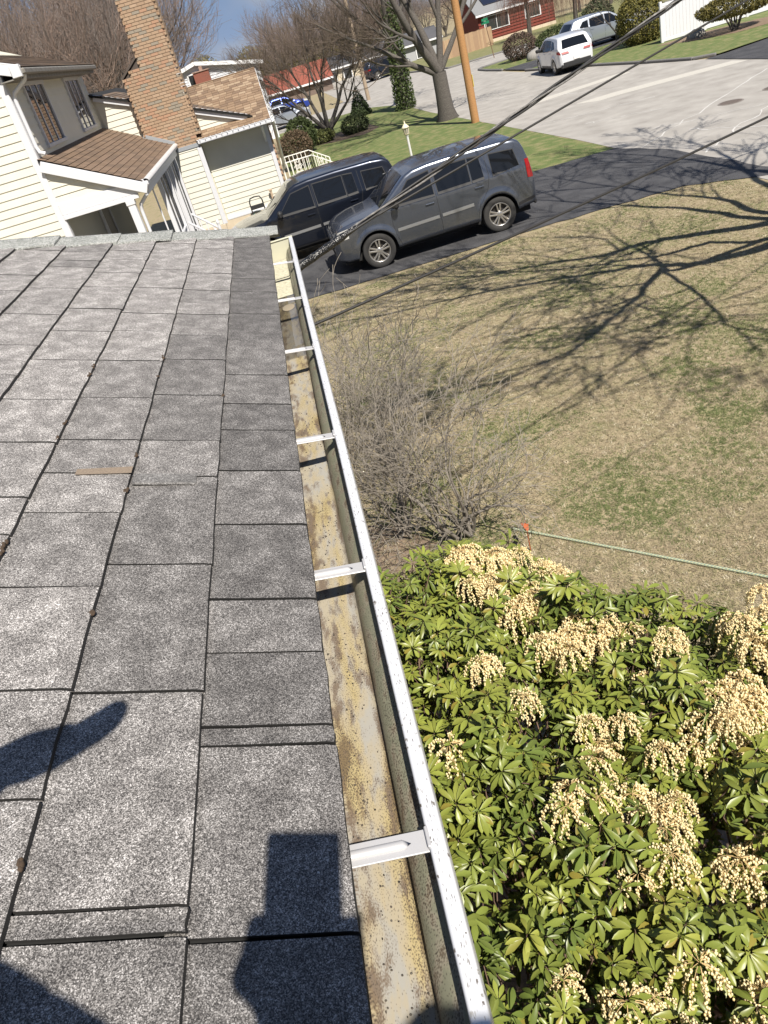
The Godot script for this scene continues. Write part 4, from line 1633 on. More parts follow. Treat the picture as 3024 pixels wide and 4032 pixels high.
	for k in 8:
		var lg := Mb.new()
		var za := -16.95 - k * 0.93
		var rows := []
		for i in 2:
			var r := PackedVector3Array()
			for j in 7:
				var an := PI * 0.95 * j / 6.0
				r.append(Vector3(-2.6 + 0.075 * cos(an), 3.10 + 0.06 * sin(an), za - i * 0.92))
			rows.append(r)
		lg.grid(rows, true)
		part(lg, "leaf_guard", mat("leaf_guard", lin(0.6, 0.59, 0.58), 0.5), po)
	var pp := Mb.new()
	pp.box(Vector3(-3.03, 1.75, -17.0), Vector3(0.15, 2.25, 0.14), 0.008)
	pp.box(Vector3(-3.03, 2.82, -17.0), Vector3(0.18, 0.1, 0.17), 0.008)
	part(pp, "post", white, po)
	var sp := Mb.new()
	sp.tube(PackedVector3Array([Vector3(-2.62, 3.0, -17.02), Vector3(-2.65, 2.9, -17.05), Vector3(-2.87, 2.72, -17.1), Vector3(-2.9, 2.6, -17.1), Vector3(-2.9, 0.4, -17.1)]), PackedFloat32Array([0.035, 0.035, 0.035, 0.035, 0.035]), 8)
	part(sp, "downspout", white, po)
	for z in [-19.6, -21.3, -22.4, -23.9]:
		var pc := Mb.new()
		pc.box(Vector3(-2.72, 1.75, z), Vector3(0.1, 2.3, 0.1), 0.006)
		part(pc, "post", white, po)
	for z in [-18.3, -20.4, -21.9, -23.2]:
		var sc := Mb.new()
		sc.box(Vector3(-2.72, 1.95, z), Vector3(0.03, 1.8, 0.04), 0.004)
		part(sc, "mullion", white, po)
	var scm := mat("screen", lin(0.10, 0.105, 0.11), 0.8)
	scm.transparency = BaseMaterial3D.TRANSPARENCY_ALPHA
	scm.albedo_color.a = 0.72
	for z in [[-19.65, -20.38], [-20.42, -21.25], [-21.35, -21.88], [-22.45, -23.18], [-23.22, -23.85]]:
		var sn := Mb.new()
		sn.box(Vector3(-2.74, 1.75, (z[0] + z[1]) * 0.5), Vector3(0.004, 2.3, z[0] - z[1]))
		part(sn, "screen", scm, po)
	var fl := Mb.new()
	fl.box(Vector3(-3.5, 0.55, -20.7), Vector3(1.75, 0.12, 7.4))
	fl.box(Vector3(-3.5, 0.25, -20.7), Vector3(1.7, 0.5, 7.3))
	part(fl, "porch_floor", mat("porch_floor", lin(0.25, 0.24, 0.22), 0.8), po)
	var rails := Mb.new()
	rails.bar(Vector3(-4.3, 1.48, -17.02), Vector3(-3.1, 1.48, -17.02), 0.06, 0.06, 0.01)
	rails.bar(Vector3(-2.72, 1.48, -17.1), Vector3(-2.72, 1.48, -21.3), 0.06, 0.06, 0.01)
	rails.bar(Vector3(-2.72, 0.75, -17.1), Vector3(-2.72, 0.75, -21.3), 0.05, 0.05, 0.01)
	rails.bar(Vector3(-4.3, 0.75, -17.02), Vector3(-3.1, 0.75, -17.02), 0.05, 0.05, 0.01)
	part(rails, "handrail", white, po)
	for i in 9:
		var bl := Mb.new()
		bl.lathe(Vector3(-4.2 + i * 0.13, 0.76, -17.02), Vector3.UP, [[0, 0.022], [0.1, 0.022], [0.14, 0.014], [0.3, 0.024], [0.5, 0.014], [0.6, 0.022], [0.7, 0.022]], 7)
		part(bl, "baluster", white, po)
	for i in 26:
		var bl := Mb.new()
		bl.lathe(Vector3(-2.72, 0.76, -17.3 - i * 0.155), Vector3.UP, [[0, 0.022], [0.1, 0.022], [0.14, 0.014], [0.3, 0.024], [0.5, 0.014], [0.6, 0.022], [0.7, 0.022]], 7)
		part(bl, "baluster", white, po)
	var dr := Mb.new()
	for z in [-20.2, -21.2]:
		dr.box(Vector3(-4.35, 1.65, z), Vector3(0.06, 2.1, 0.1), 0.005)
	dr.box(Vector3(-4.35, 2.72, -20.7), Vector3(0.06, 0.1, 1.1), 0.005)
	part(dr, "door_frame", white, po)
	var dl := Mb.new()
	dl.box(Vector3(-4.36, 1.65, -20.7), Vector3(0.03, 2.05, 0.9), 0.005)
	part(dl, "door", mat("door", lin(0.22, 0.2, 0.18), 0.5), po)
	# steps down from the porch with turned newel posts
	var nw := []
	for q in [Vector3(-2.1, 0, -22.0), Vector3(-2.1, 0, -23.3)]:
		var m := Mb.new()
		m.lathe(q, Vector3.UP, [[0, 0.045], [0.5, 0.045], [0.55, 0.03], [0.8, 0.045], [0.95, 0.045], [0.97, 0.03], [1.0, 0.045], [1.05, 0.05], [1.1, 0.03], [1.12, 0.001]], 10)
		part(m, "newel_post", white, po)
		var hr := Mb.new()
		hr.bar(q + Vector3(0, 0.88, 0), Vector3(-2.72, 1.45, q.z), 0.05, 0.05, 0.01)
		hr.bar(q + Vector3(0, 0.3, 0), Vector3(-2.72, 0.85, q.z), 0.04, 0.04, 0.008)
		for k in 3:
			hr.bar(q + Vector3(-0.15 - k * 0.15, 0.42 + k * 0.13, 0), q + Vector3(-0.15 - k * 0.15, 1.0 + k * 0.14, 0), 0.03, 0.03)
		part(hr, "step_rail", white, po)
	# back wall with the long rake, facing us at z = -24.85
	var bw := thing_part("rear_gable_wall", t)
	boards(bw, cream, Vector3(-4.3, 0, -24.85), X, Z, 3.2, 4.75, 0.149, func(y): return 0.0, func(y): return (4.66 - y) / 0.396 + 0.1)
	var bc := Mb.new()
	bc.prism([Vector3(-4.4, 2.9, -24.86), Vector3(-0.4, 2.9, -24.86), Vector3(-0.4, 3.24, -24.86), Vector3(-4.4, 4.78, -24.86)], Vector3(0, 0, -3.0))
	part(bc, "wall_core", mats["wall_core"], bw)
	var rr := thing_part("rear_roof", t)
	var rkb := Mb.new()
	rkb.bar(Vector3(-4.3, 4.74, -24.78), Vector3(-0.45, 3.23, -24.78), 0.06, 0.17, 0.005)
	part(rkb, "rake_board", white, rr)
	var rd := Mb.new()
	rd.prism([Vector3(-4.45, 4.87, -24.7), Vector3(-0.3, 3.24, -24.7), Vector3(-0.3, 3.19, -24.7), Vector3(-4.45, 4.82, -24.7)], Vector3(0, 0, -6.0))
	part(rd, "roof_deck", felt, rr)
	tabs(rr, Vector3(-0.35, 3.27, -24.68), -Z, Vector3(-1, 0.393, 0).normalized(), func(r): return Vector2(0, 3.2), 27, 0.15, 1.1, bm)
	# chimney chase, clapboarded below and brick above
	var ch := thing_part("chimney", t)
	var core := Mb.new()
	core.box(Vector3(-2.645, 3.9, -24.76), Vector3(1.37, 2.1, 0.58))
	core.box(Vector3(-2.3, 6.05, -24.76), Vector3(0.98, 2.3, 0.58))
	part(core, "mortar", mat("mortar", lin(0.40, 0.335, 0.25), 0.95), ch)
	var brick_m := []
	for c in [lin(0.355, 0.25, 0.165), lin(0.33, 0.228, 0.15), lin(0.38, 0.272, 0.185), lin(0.35, 0.245, 0.162), lin(0.335, 0.235, 0.155), lin(0.265, 0.23, 0.18), lin(0.37, 0.225, 0.145)]:
		brick_m.append(nmat("brick%d" % brick_m.size(), ntex(80 + brick_m.size(), 0.04, [c * 0.8, c, c * 1.15], 0.5, 0.4, 256), 0.3))
	var bx := Mb.new()
	bx.box(Vector3.ZERO, Vector3(0.192, 0.0655, 0.05), 0.004)
	var bh := Mb.new()
	bh.box(Vector3.ZERO, Vector3(0.092, 0.0655, 0.05), 0.004)
	var bmesh := bx.mesh()
	var hmesh := bh.mesh()
	var sides := Mb.new()
	var y := 2.98
	var row := 0
	while y < 7.1:
		var xl := -3.33 if y < 4.92 else -2.79
		var xr := -1.81 if y > 3.2 else -1.96
		if y > 4.92 and y < 5.02:
			xl = -3.1
		var s := xl
		var half := row % 2 == 1
		while s < xr - 0.05:
			var e := s + (0.1 if half else 0.2)
			var use := hmesh if half else bmesh
			var full := e - s
			e = minf(e, xr)
			half = false
			var o := put(use, "brick", brick_m[rng.randi() % brick_m.size()], ch)
			o.position = Vector3((s + e) * 0.5, y + 0.036, -24.47 + rnd(-0.002, 0.003))
			o.scale.x = (e - s) / full
			s = e
		for k in 3:
			sides.col = [Color(1, 1, 1), Color(0.9, 0.85, 0.8), Color(1.1, 1.05, 1)][rng.randi() % 3]
			sides.box(Vector3(xr - 0.022, y + 0.036, -24.6 - k * 0.2 + (0.1 if row % 2 == 1 else 0.0)), Vector3(0.05, 0.0655, 0.19))
			sides.box(Vector3(xl + 0.022, y + 0.036, -24.6 - k * 0.2 + (0.1 if row % 2 == 1 else 0.0)), Vector3(0.05, 0.0655, 0.19))
		y += 0.0755
		row += 1
	part(sides, "side_bricks", brick_m[0], ch).set_meta("kind", "stuff")
	var sh := Mb.new()
	sh.bar(Vector3(-3.36, 4.93, -24.74), Vector3(-2.8, 5.34, -24.74), 0.66, 0.05, 0.006)
	sh.prism([Vector3(-3.33, 4.88, -24.46), Vector3(-2.8, 4.88, -24.46), Vector3(-2.8, 5.3, -24.46)], Vector3(0, 0, -0.55))
	part(sh, "shoulder_cap", mat("shoulder", lin(0.075, 0.06, 0.05), 0.85), ch)
	var fs := Mb.new()
	fs.box(Vector3(-2.28, 2.96, -24.43), Vector3(0.68, 0.1, 0.03), 0.004)
	fs.bar(Vector3(-3.36, 3.53, -24.43), Vector3(-2.6, 3.14, -24.43), 0.02, 0.12, 0.004)
	part(fs, "flashing", nmat("lead", ntex(66, 0.03, [lin(0.2, 0.22, 0.24), lin(0.36, 0.38, 0.4)], 0.4), 0.4, 0.5), ch)
	var cw := thing_part("chase_wall", t)
	boards(cw, cream, Vector3(-2.72, 0, -24.45), X, Z, 0.78, 2.92, 0.149, func(y): return 0.0, func(y): return 0.66)
	var cwc := Mb.new()
	cwc.box(Vector3(-2.36, 1.85, -24.76), Vector3(0.72, 2.2, 0.6))
	part(cwc, "wall_core", mats["wall_core"], cw)
	var cc := Mb.new()
	cc.box(Vector3(-1.99, 1.83, -24.47), Vector3(0.13, 2.12, 0.08), 0.005)
	part(cc, "corner_board", white, cw)
	# wing wall with its eave
	var gw := thing_part("wing_wall", t)
	boards(gw, cream, Vector3(-1.93, 0, -25.0), X, Z, 0.8, 2.98, 0.149, func(y): return 0.0, func(y): return 1.83)
	var gc := Mb.new()
	gc.box(Vector3(-1.0, 1.5, -27.52), Vector3(1.98, 3.0, 5.0))
	gc.prism([Vector3(-0.012, 3.0, -25.02), Vector3(-0.012, 4.2, -27.5), Vector3(-0.012, 3.0, -30.0)], Vector3(-1.9, 0, 0))
	part(gc, "wall_core", mats["wall_core"], gw)
	var gcb := Mb.new()
	gcb.box(Vector3(-0.05, 1.83, -24.99), Vector3(0.11, 2.2, 0.06), 0.005)
	part(gcb, "corner_board", white, gw)
	var fd := Mb.new()
	fd.box(Vector3(-1.35, 0.38, -24.97), Vector3(2.75, 0.8, 0.1), 0.01)
	fd.box(Vector3(-2.36, 0.38, -24.5), Vector3(0.74, 0.78, 0.16), 0.01)
	part(fd, "foundation", nmat("foundation", ntex(67, 0.01, [lin(0.5, 0.42, 0.31), lin(0.58, 0.5, 0.38)], 0.4), 1.0), t)
	var sl := Mb.new()
	sl.box(Vector3(-0.97, 0.79, -24.96), Vector3(1.9, 0.06, 0.1), 0.008)
	part(sl, "sill", white, gw)
	# brick front facing the road
	var fw := thing_part("front_brick_wall", t)
	var fm := Mb.new()
	fm.box(Vector3(0.02, 1.6, -27.5), Vector3(0.05, 2.8, 4.9))
	part(fm, "mortar", mats["mortar"], fw)
	var fbk := Mb.new()
	fbk.box(Vector3.ZERO, Vector3(0.05, 0.0655, 0.192), 0.004)
	var fbm := fbk.mesh()
	for r in 29:
		for k in 7:
			var o := put(fbm, "brick", brick_m[[6, 1, 6, 0][rng.randi() % 4]], fw)
			o.position = Vector3(0.035, 0.5 + r * 0.0755, -25.1 - k * 0.2 - (0.1 if r % 2 == 1 else 0.0))
	# wing roof
	var wr := thing_part("wing_roof", t)
	var wm := []
	for c in [lin(0.24, 0.165, 0.105), lin(0.20, 0.135, 0.085), lin(0.28, 0.20, 0.13), lin(0.22, 0.15, 0.095), lin(0.31, 0.23, 0.155), lin(0.17, 0.115, 0.075)]:
		wm.append(nmat("roof_c%d" % wm.size(), ntex(95 + wm.size(), 0.05, [c * 0.8, c, c * 1.2], 0.6, 0.4, 256), 0.5))
	var wd := Mb.new()
	wd.prism([Vector3(0.14, 3.06, -24.45), Vector3(0.14, 4.3, -27.5), Vector3(0.14, 4.24, -27.5), Vector3(0.14, 3.0, -24.45)], Vector3(-2.25, 0, 0))
	wd.prism([Vector3(0.14, 4.3, -27.5), Vector3(0.14, 3.06, -30.6), Vector3(0.14, 3.0, -30.6), Vector3(0.14, 4.24, -27.5)], Vector3(-2.25, 0, 0))
	part(wd, "roof_deck", felt, wr)
	var up := Vector3(0, 1.24, -3.05).normalized()
	tabs(wr, Vector3(-2.0, 3.07, -24.42), X, up, func(r): return Vector2(0.0 if r < 4 else -0.1, 2.16), 23, 0.143, 0.21, wm)
	var rg := Mb.new()
	rg.box(Vector3(-1.0, 4.31, -27.5), Vector3(2.3, 0.03, 0.2), 0.01)
	part(rg, "ridge_cap", wm[1], wr)
	var rkw := Mb.new()
	rkw.bar(Vector3(0.15, 3.0, -24.45), Vector3(0.15, 4.22, -27.5), 0.04, 0.14, 0.005)
	part(rkw, "rake_board", white, wr)
	var wg := Mb.new()
	wg.box(Vector3(-0.9, 3.0, -24.40), Vector3(2.16, 0.09, 0.1), 0.02)
	wg.box(Vector3(-0.9, 3.06, -24.37), Vector3(2.18, 0.02, 0.04), 0.006)
	wg.box(Vector3(-0.9, 2.965, -24.7), Vector3(2.1, 0.02, 0.56))
	part(wg, "eave_gutter", white, wr)
	for k in 14:
		var cl := Mb.new()
		cl.box(Vector3(-1.9 + k * 0.16, 3.06, -24.36), Vector3(0.02, 0.05, 0.1), 0.004)
		part(cl, "gutter_clip", white, wr)
	var wds := Mb.new()
	wds.tube(PackedVector3Array([Vector3(-0.14, 2.95, -24.42), Vector3(-0.14, 2.85, -24.5), Vector3(-0.14, 2.62, -24.9), Vector3(-0.14, 2.5, -24.93)]), PackedFloat32Array([0.035, 0.035, 0.035, 0.035]), 8)
	part(wds, "downspout", white, wr)
	var wd2 := Mb.new()
	wd2.tube(PackedVector3Array([Vector3(0.2, 3.0, -24.6), Vector3(0.2, 2.9, -24.8), Vector3(0.18, 1.6, -27.4), Vector3(0.16, 1.45, -27.5), Vector3(0.2, 1.4, -27.6)]), PackedFloat32Array([0.05, 0.05, 0.05, 0.05, 0.05]), 8)
	part(wd2, "rain_leader", white, wr)
	# front step, slab and scrolled railing
	var st := thing_part("front_steps", t)
	var ss := Mb.new()
	ss.box(Vector3(0.62, 0.3, -28.3), Vector3(1.15, 0.6, 1.7), 0.01)
	ss.box(Vector3(1.35, 0.2, -28.3), Vector3(0.3, 0.4, 1.7), 0.01)
	ss.box(Vector3(1.65, 0.1, -28.3), Vector3(0.3, 0.2, 1.7), 0.01)
	part(ss, "slab", mats["foundation"], st)
	var rl := mat("rail_white", lin(0.76, 0.75, 0.70), 0.5)
	for q in [[Vector3(0.12, 0.6, -27.5), Vector3(1.12, 0.6, -27.5)], [Vector3(1.12, 0.6, -27.5), Vector3(1.75, 0.2, -27.5)], [Vector3(0.12, 0.6, -29.1), Vector3(1.12, 0.6, -29.1)], [Vector3(1.12, 0.6, -29.1), Vector3(1.75, 0.2, -29.1)]]:
		var hr := Mb.new()
		var a: Vector3 = q[0]
		var b: Vector3 = q[1]
		hr.bar(a + Vector3(0, 0.92, 0), b + Vector3(0, 0.92, 0), 0.035, 0.03, 0.005)
		hr.bar(a + Vector3(0, 0.12, 0), b + Vector3(0, 0.12, 0), 0.025, 0.025, 0.004)
		part(hr, "handrail", rl, st)
		var cnt := 7 if absf(a.y - b.y) < 0.1 else 5
		for k in cnt + 1:
			var p := a.lerp(b, float(k) / cnt)
			var bl := Mb.new()
			var fat := 0.036 if k == 0 or k == cnt else 0.02
			bl.bar(p + Vector3(0, 0 if fat > 0.03 else 0.12, 0), p + Vector3(0, 0.92, 0), fat, fat, 0.003)
			part(bl, "baluster", rl, st)
		var scn := Mb.new()
		for e in [-1.0, 1.0]:
			for lv in 3:
				var c := a.lerp(b, 0.5) + Vector3(0.05 * e, 0.3 + lv * 0.2, 0)
				var pts := PackedVector3Array()
				var rad := PackedFloat32Array()
				for i in 15:
					var an := i / 14.0 * TAU * 1.1
					var r2 := 0.085 * (1.0 - i / 20.0)
					pts.append(c + Vector3(e * cos(an) * r2, sin(an) * r2, 0))
					rad.append(0.007)
				scn.tube(pts, rad, 4)
		part(scn, "scrollwork", rl, st)

# ---------- ground, road and street ----------
func sheet(called: String, pts: Array, y: float, m: Material) -> MeshInstance3D:
	var mb := Mb.new()
	var poly := PackedVector2Array()
	for p in pts:
		poly.append(p)
	var tr := Geometry2D.triangulate_polygon(poly)
	for p in poly:
		mb.vert(Vector3(p.x, y, p.y), Vector3.UP)
	for i in range(0, tr.size(), 3):
		var a := poly[tr[i]]
		var b := poly[tr[i + 1]]
		var c := poly[tr[i + 2]]
		if (b - a).cross(c - a) > 0:
			mb.tri3(tr[i], tr[i + 2], tr[i + 1])
		else:
			mb.tri3(tr[i], tr[i + 1], tr[i + 2])
	return setting(mb, called, m)

func ragged(a: Vector2, b: Vector2, step: float, amp: float) -> Array:
	var out := []
	var n := maxi(int(a.distance_to(b) / step), 1)
	var nn := (b - a).orthogonal().normalized()
	for i in n:
		out.append(a.lerp(b, float(i) / n) + nn * rnd(-amp, amp))
	return out

func ground() -> void:
	rng.seed = 5
	var straw := [lin(0.18, 0.138, 0.088), lin(0.265, 0.212, 0.13), lin(0.31, 0.255, 0.16), lin(0.28, 0.235, 0.135), lin(0.195, 0.185, 0.09), lin(0.105, 0.122, 0.045)]
	var lawn := nmat("straw_lawn", ntex(15, 0.012, straw, 0.42, 0.3, 1024), 6.3, 0.95)
	bump(lawn, 16, 0.3, 1.6)
	var g := Mb.new()
	g.face([Vector3(-900, 0, 300), Vector3(900, 0, 300), Vector3(900, 0, -1500), Vector3(-900, 0, -1500)], Vector3.UP)
	setting(g, "ground", lawn)
	var green := nmat("green_lawn", ntex(25, 0.012, [lin(0.28, 0.235, 0.13), lin(0.2, 0.19, 0.08), lin(0.125, 0.155, 0.046), lin(0.09, 0.13, 0.034), lin(0.135, 0.17, 0.05)], 0.4, 0.3, 1024), 7.1, 0.95)
	bump(green, 26, 0.3, 1.8)
	var tar := nmat("driveway", ntex(35, 0.006, [lin(0.030, 0.030, 0.033), lin(0.046, 0.046, 0.05), lin(0.066, 0.066, 0.070), lin(0.085, 0.084, 0.085)], 0.4, 0.4, 1024), 4.3, 0.8)
	bump(tar, 36, 0.3, 3.0)
	var pave := nmat("old_asphalt", ntex(45, 0.008, [lin(0.215, 0.20, 0.18), lin(0.30, 0.283, 0.258), lin(0.34, 0.322, 0.295), lin(0.43, 0.41, 0.375)], 0.42, 0.35, 1024), 9.0, 0.9)
	# lawns
	var pts := [Vector2(0.3, -23.2), Vector2(5.0, -22.75)]
	pts += ragged(Vector2(5.0, -22.75), Vector2(9.1, -22.5), 0.3, 0.04)
	pts += ragged(Vector2(9.1, -22.5), Vector2(9.05, -25.4), 0.4, 0.05)
	pts += ragged(Vector2(9.05, -25.4), Vector2(8.6, -35.8), 0.5, 0.07)
	pts += ragged(Vector2(8.6, -35.8), Vector2(8.25, -44.0), 0.5, 0.08)
	pts += [Vector2(8.2, -48.6), Vector2(7.7, -53.6), Vector2(6.9, -56.0), Vector2(5.6, -57.0), Vector2(0.4, -57.0)]
	sheet("lawn", pts, 0.004, green)
	sheet("verge", [Vector2(15.2, -59.4), Vector2(15.15, -54.0), Vector2(17.4, -53.6), Vector2(24, -54.5), Vector2(40, -55), Vector2(40, -60.0), Vector2(18, -60.4)], 0.07, green)
	var v2 := [Vector2(15.3, -49.6), Vector2(16.55, -42.0), Vector2(17.05, -37.5), Vector2(17.55, -34.4), Vector2(18.2, -33.6), Vector2(40, -38), Vector2(40, -50.5), Vector2(17.5, -49.8)]
	sheet("verge", v2, 0.07, green)
	sheet("verge", [Vector2(15.2, -69.0), Vector2(40, -68.6), Vector2(60, -95), Vector2(11.0, -95), Vector2(12.2, -83.0)], 0.06, nmat("worn_lawn", ntex(27, 0.012, [lin(0.24, 0.2, 0.11), lin(0.17, 0.17, 0.07), lin(0.12, 0.14, 0.05)], 0.4, 0.3, 512), 5.0, 0.95))
	sheet("mulch_bed", [Vector2(19.6, -42.2), Vector2(20.3, -40.0), Vector2(21.5, -38.2), Vector2(23.5, -37.9), Vector2(25, -40), Vector2(22, -42.2)], 0.078, nmat("mulch", ntex(28, 0.03, [lin(0.09, 0.06, 0.04), lin(0.19, 0.135, 0.09), lin(0.28, 0.2, 0.13)], 0.5), 1.6, 0.95))
	sheet("planting_bed", [Vector2(1.4, -43.2), Vector2(2.2, -44.3), Vector2(3.2, -43.4), Vector2(4.6, -42.9), Vector2(5.6, -44.2), Vector2(5.4, -47), Vector2(1.6, -47.5)], 0.012, nmat("soil", ntex(29, 0.03, [lin(0.04, 0.03, 0.022), lin(0.09, 0.065, 0.045), lin(0.13, 0.10, 0.07)], 0.5), 1.3, 0.95))
	sheet("mulch_bed", [Vector2(-0.6, 0.5), Vector2(-0.6, -7.5), Vector2(0.0, -7.2), Vector2(0.45, -6.6), Vector2(0.8, -5.8), Vector2(1.1, -4.6), Vector2(2.2, -3.2), Vector2(2.6, 0.5)], 0.006, nmat("red_mulch", ntex(30, 0.04, [lin(0.09, 0.065, 0.045), lin(0.18, 0.13, 0.09), lin(0.26, 0.2, 0.14)], 0.5), 0.9, 0.95))
	# road and side street
	var rd := [Vector2(9.5, 40), Vector2(9.3, -15.6), Vector2(9.1, -22.5), Vector2(9.05, -25.4), Vector2(8.6, -35.8), Vector2(8.25, -44.0), Vector2(8.2, -48.6), Vector2(7.7, -53.6), Vector2(6.9, -56.0), Vector2(5.6, -57.0), Vector2(-30, -57.5), Vector2(-30, -63.5), Vector2(5.2, -64.5), Vector2(6.3, -68), Vector2(6.4, -110), Vector2(11, -110), Vector2(12.2, -83), Vector2(15.1, -69.0), Vector2(60, -68.4), Vector2(60, -60.8), Vector2(18, -60.6), Vector2(15.0, -59.6), Vector2(15.05, -49.9), Vector2(16.45, -42.0), Vector2(16.95, -37.5), Vector2(17.45, -34.4), Vector2(18.6, -30.0), Vector2(20.5, -20), Vector2(20.5, 40)]
	sheet("road", rd, 0.008, pave)
	# near driveway, far driveways
	var dw := [Vector2(-2.6, -16.9)]
	dw += ragged(Vector2(-0.3, -16.8), Vector2(5.4, -16.9), 0.4, 0.035)
	dw += ragged(Vector2(5.4, -16.9), Vector2(8.2, -16.75), 0.35, 0.05)
	dw += ragged(Vector2(8.2, -16.75), Vector2(9.9, -15.4), 0.35, 0.05)
	dw += ragged(Vector2(9.9, -15.4), Vector2(9.75, -20.2), 0.5, 0.08)
	dw += ragged(Vector2(9.75, -20.2), Vector2(9.1, -22.5), 0.4, 0.05)
	dw += ragged(Vector2(9.1, -22.5), Vector2(5.0, -22.75), 0.4, 0.03)
	dw += [Vector2(0.2, -23.1), Vector2(-1.4, -24.9), Vector2(-2.7, -24.5)]
	sheet("driveway", dw, 0.014, tar)
	sheet("driveway", [Vector2(15.15, -53.9), Vector2(15.3, -49.7), Vector2(17.5, -49.7), Vector2(26, -50.3), Vector2(26, -54.2)], 0.074, tar)
	sheet("driveway", [Vector2(17.6, -29.2), Vector2(17.6, -33.6), Vector2(18.4, -33.5), Vector2(34, -37.5), Vector2(34, -28)], 0.03, tar)
	# pale trench patches across the road
	var tp := nmat("trench_patch", ntex(46, 0.02, [lin(0.42, 0.40, 0.36), lin(0.49, 0.47, 0.42)], 0.4), 1.5, 0.9)
	sheet("road_patch", [Vector2(11.2, -36.4), Vector2(15.6, -37.1), Vector2(15.7, -36.3), Vector2(11.2, -35.5)], 0.012, tp)
	sheet("road_patch", [Vector2(11.6, -32.3), Vector2(13.2, -32.3), Vector2(17.4, -31.25), Vector2(17.5, -30.3), Vector2(13.1, -31.3), Vector2(12.2, -31.3)], 0.012, tp)
	# cracks: filled seams wandering over the road
	var ck := Mb.new()
	for q in [[Vector2(9.4, -21.5), Vector2(16.5, -27.5)], [Vector2(9.6, -24), Vector2(13.5, -22.2)], [Vector2(10.2, -27.5), Vector2(12.2, -26.2)], [Vector2(9.9, -19), Vector2(14, -22.6)], [Vector2(11, -22), Vector2(12.4, -18.5)], [Vector2(9.3, -30), Vector2(13.2, -28.6)], [Vector2(10.0, -44), Vector2(13.5, -33)]]:
		var n := 16
		var last: Vector2 = q[0]
		for i in range(1, n + 1):
			var p: Vector2 = (q[0] as Vector2).lerp(q[1], float(i) / n) + Vector2(rnd(-0.12, 0.12), rnd(-0.12, 0.12))
			var nn := (p - last).orthogonal().normalized() * rnd(0.012, 0.03)
			ck.face([Vector3(last.x - nn.x, 0.0125, last.y - nn.y), Vector3(p.x - nn.x, 0.0125, p.y - nn.y), Vector3(p.x + nn.x, 0.0125, p.y + nn.y), Vector3(last.x + nn.x, 0.0125, last.y + nn.y)], Vector3.UP)
			last = p
	setting(ck, "road_crack", mat("crack", lin(0.5, 0.49, 0.47), 0.9))
	# kerbs
	var km := nmat("kerb", ntex(47, 0.03, [lin(0.09, 0.088, 0.085), lin(0.16, 0.155, 0.15), lin(0.22, 0.215, 0.205)], 0.5), 0.9)
	var kb := Mb.new()
	for run in [[Vector2(15.25, -49.7), Vector2(15.9, -45.4), Vector2(16.5, -42.0), Vector2(17.0, -37.5), Vector2(17.5, -34.4), Vector2(18.1, -33.7)], [Vector2(15.1, -53.9), Vector2(14.95, -57), Vector2(15.0, -59.4), Vector2(15.5, -60.3), Vector2(18, -60.5), Vector2(40, -60.4)], [Vector2(12.3, -83), Vector2(15.1, -69.0), Vector2(40, -68.6)]]:
		for i in run.size() - 1:
			kb.bar(Vector3(run[i].x, 0.06, run[i].y), Vector3(run[i + 1].x, 0.06, run[i + 1].y), 0.16, 0.12, 0.03)
	setting(kb, "kerb", km)
	# manhole covers
	for q in [[Vector3(13.25, 0.012, -23.9), "round cast-iron manhole cover ringed by pale road seams"], [Vector3(14.75, 0.012, -24.1), "round cast-iron manhole cover further from the driveway mouth"]]:
		var t := thing("manhole_cover", q[1], "manhole cover", q[0])
		var a := Mb.new()
		a.lathe(Vector3.ZERO, Vector3.UP, [[0, 0.36], [0.006, 0.35], [0.006, 0.31]], 28)
		part(a, "ring", mat("iron_ring", lin(0.2, 0.18, 0.16), 0.7), t)
		var b := Mb.new()
		b.lathe(Vector3.ZERO, Vector3.UP, [[0.004, 0.31], [0.004, 0.001]], 28)
		for i in range(-4, 5):
			for j in range(-4, 5):
				if Vector2(i, j).length() < 4.2:
					b.box(Vector3(i * 0.064, 0.006, j * 0.064), Vector3(0.045, 0.006, 0.045), 0.002)
		part(b, "lid", mat("iron_lid", lin(0.13, 0.105, 0.09), 0.7), t)
	tufts()

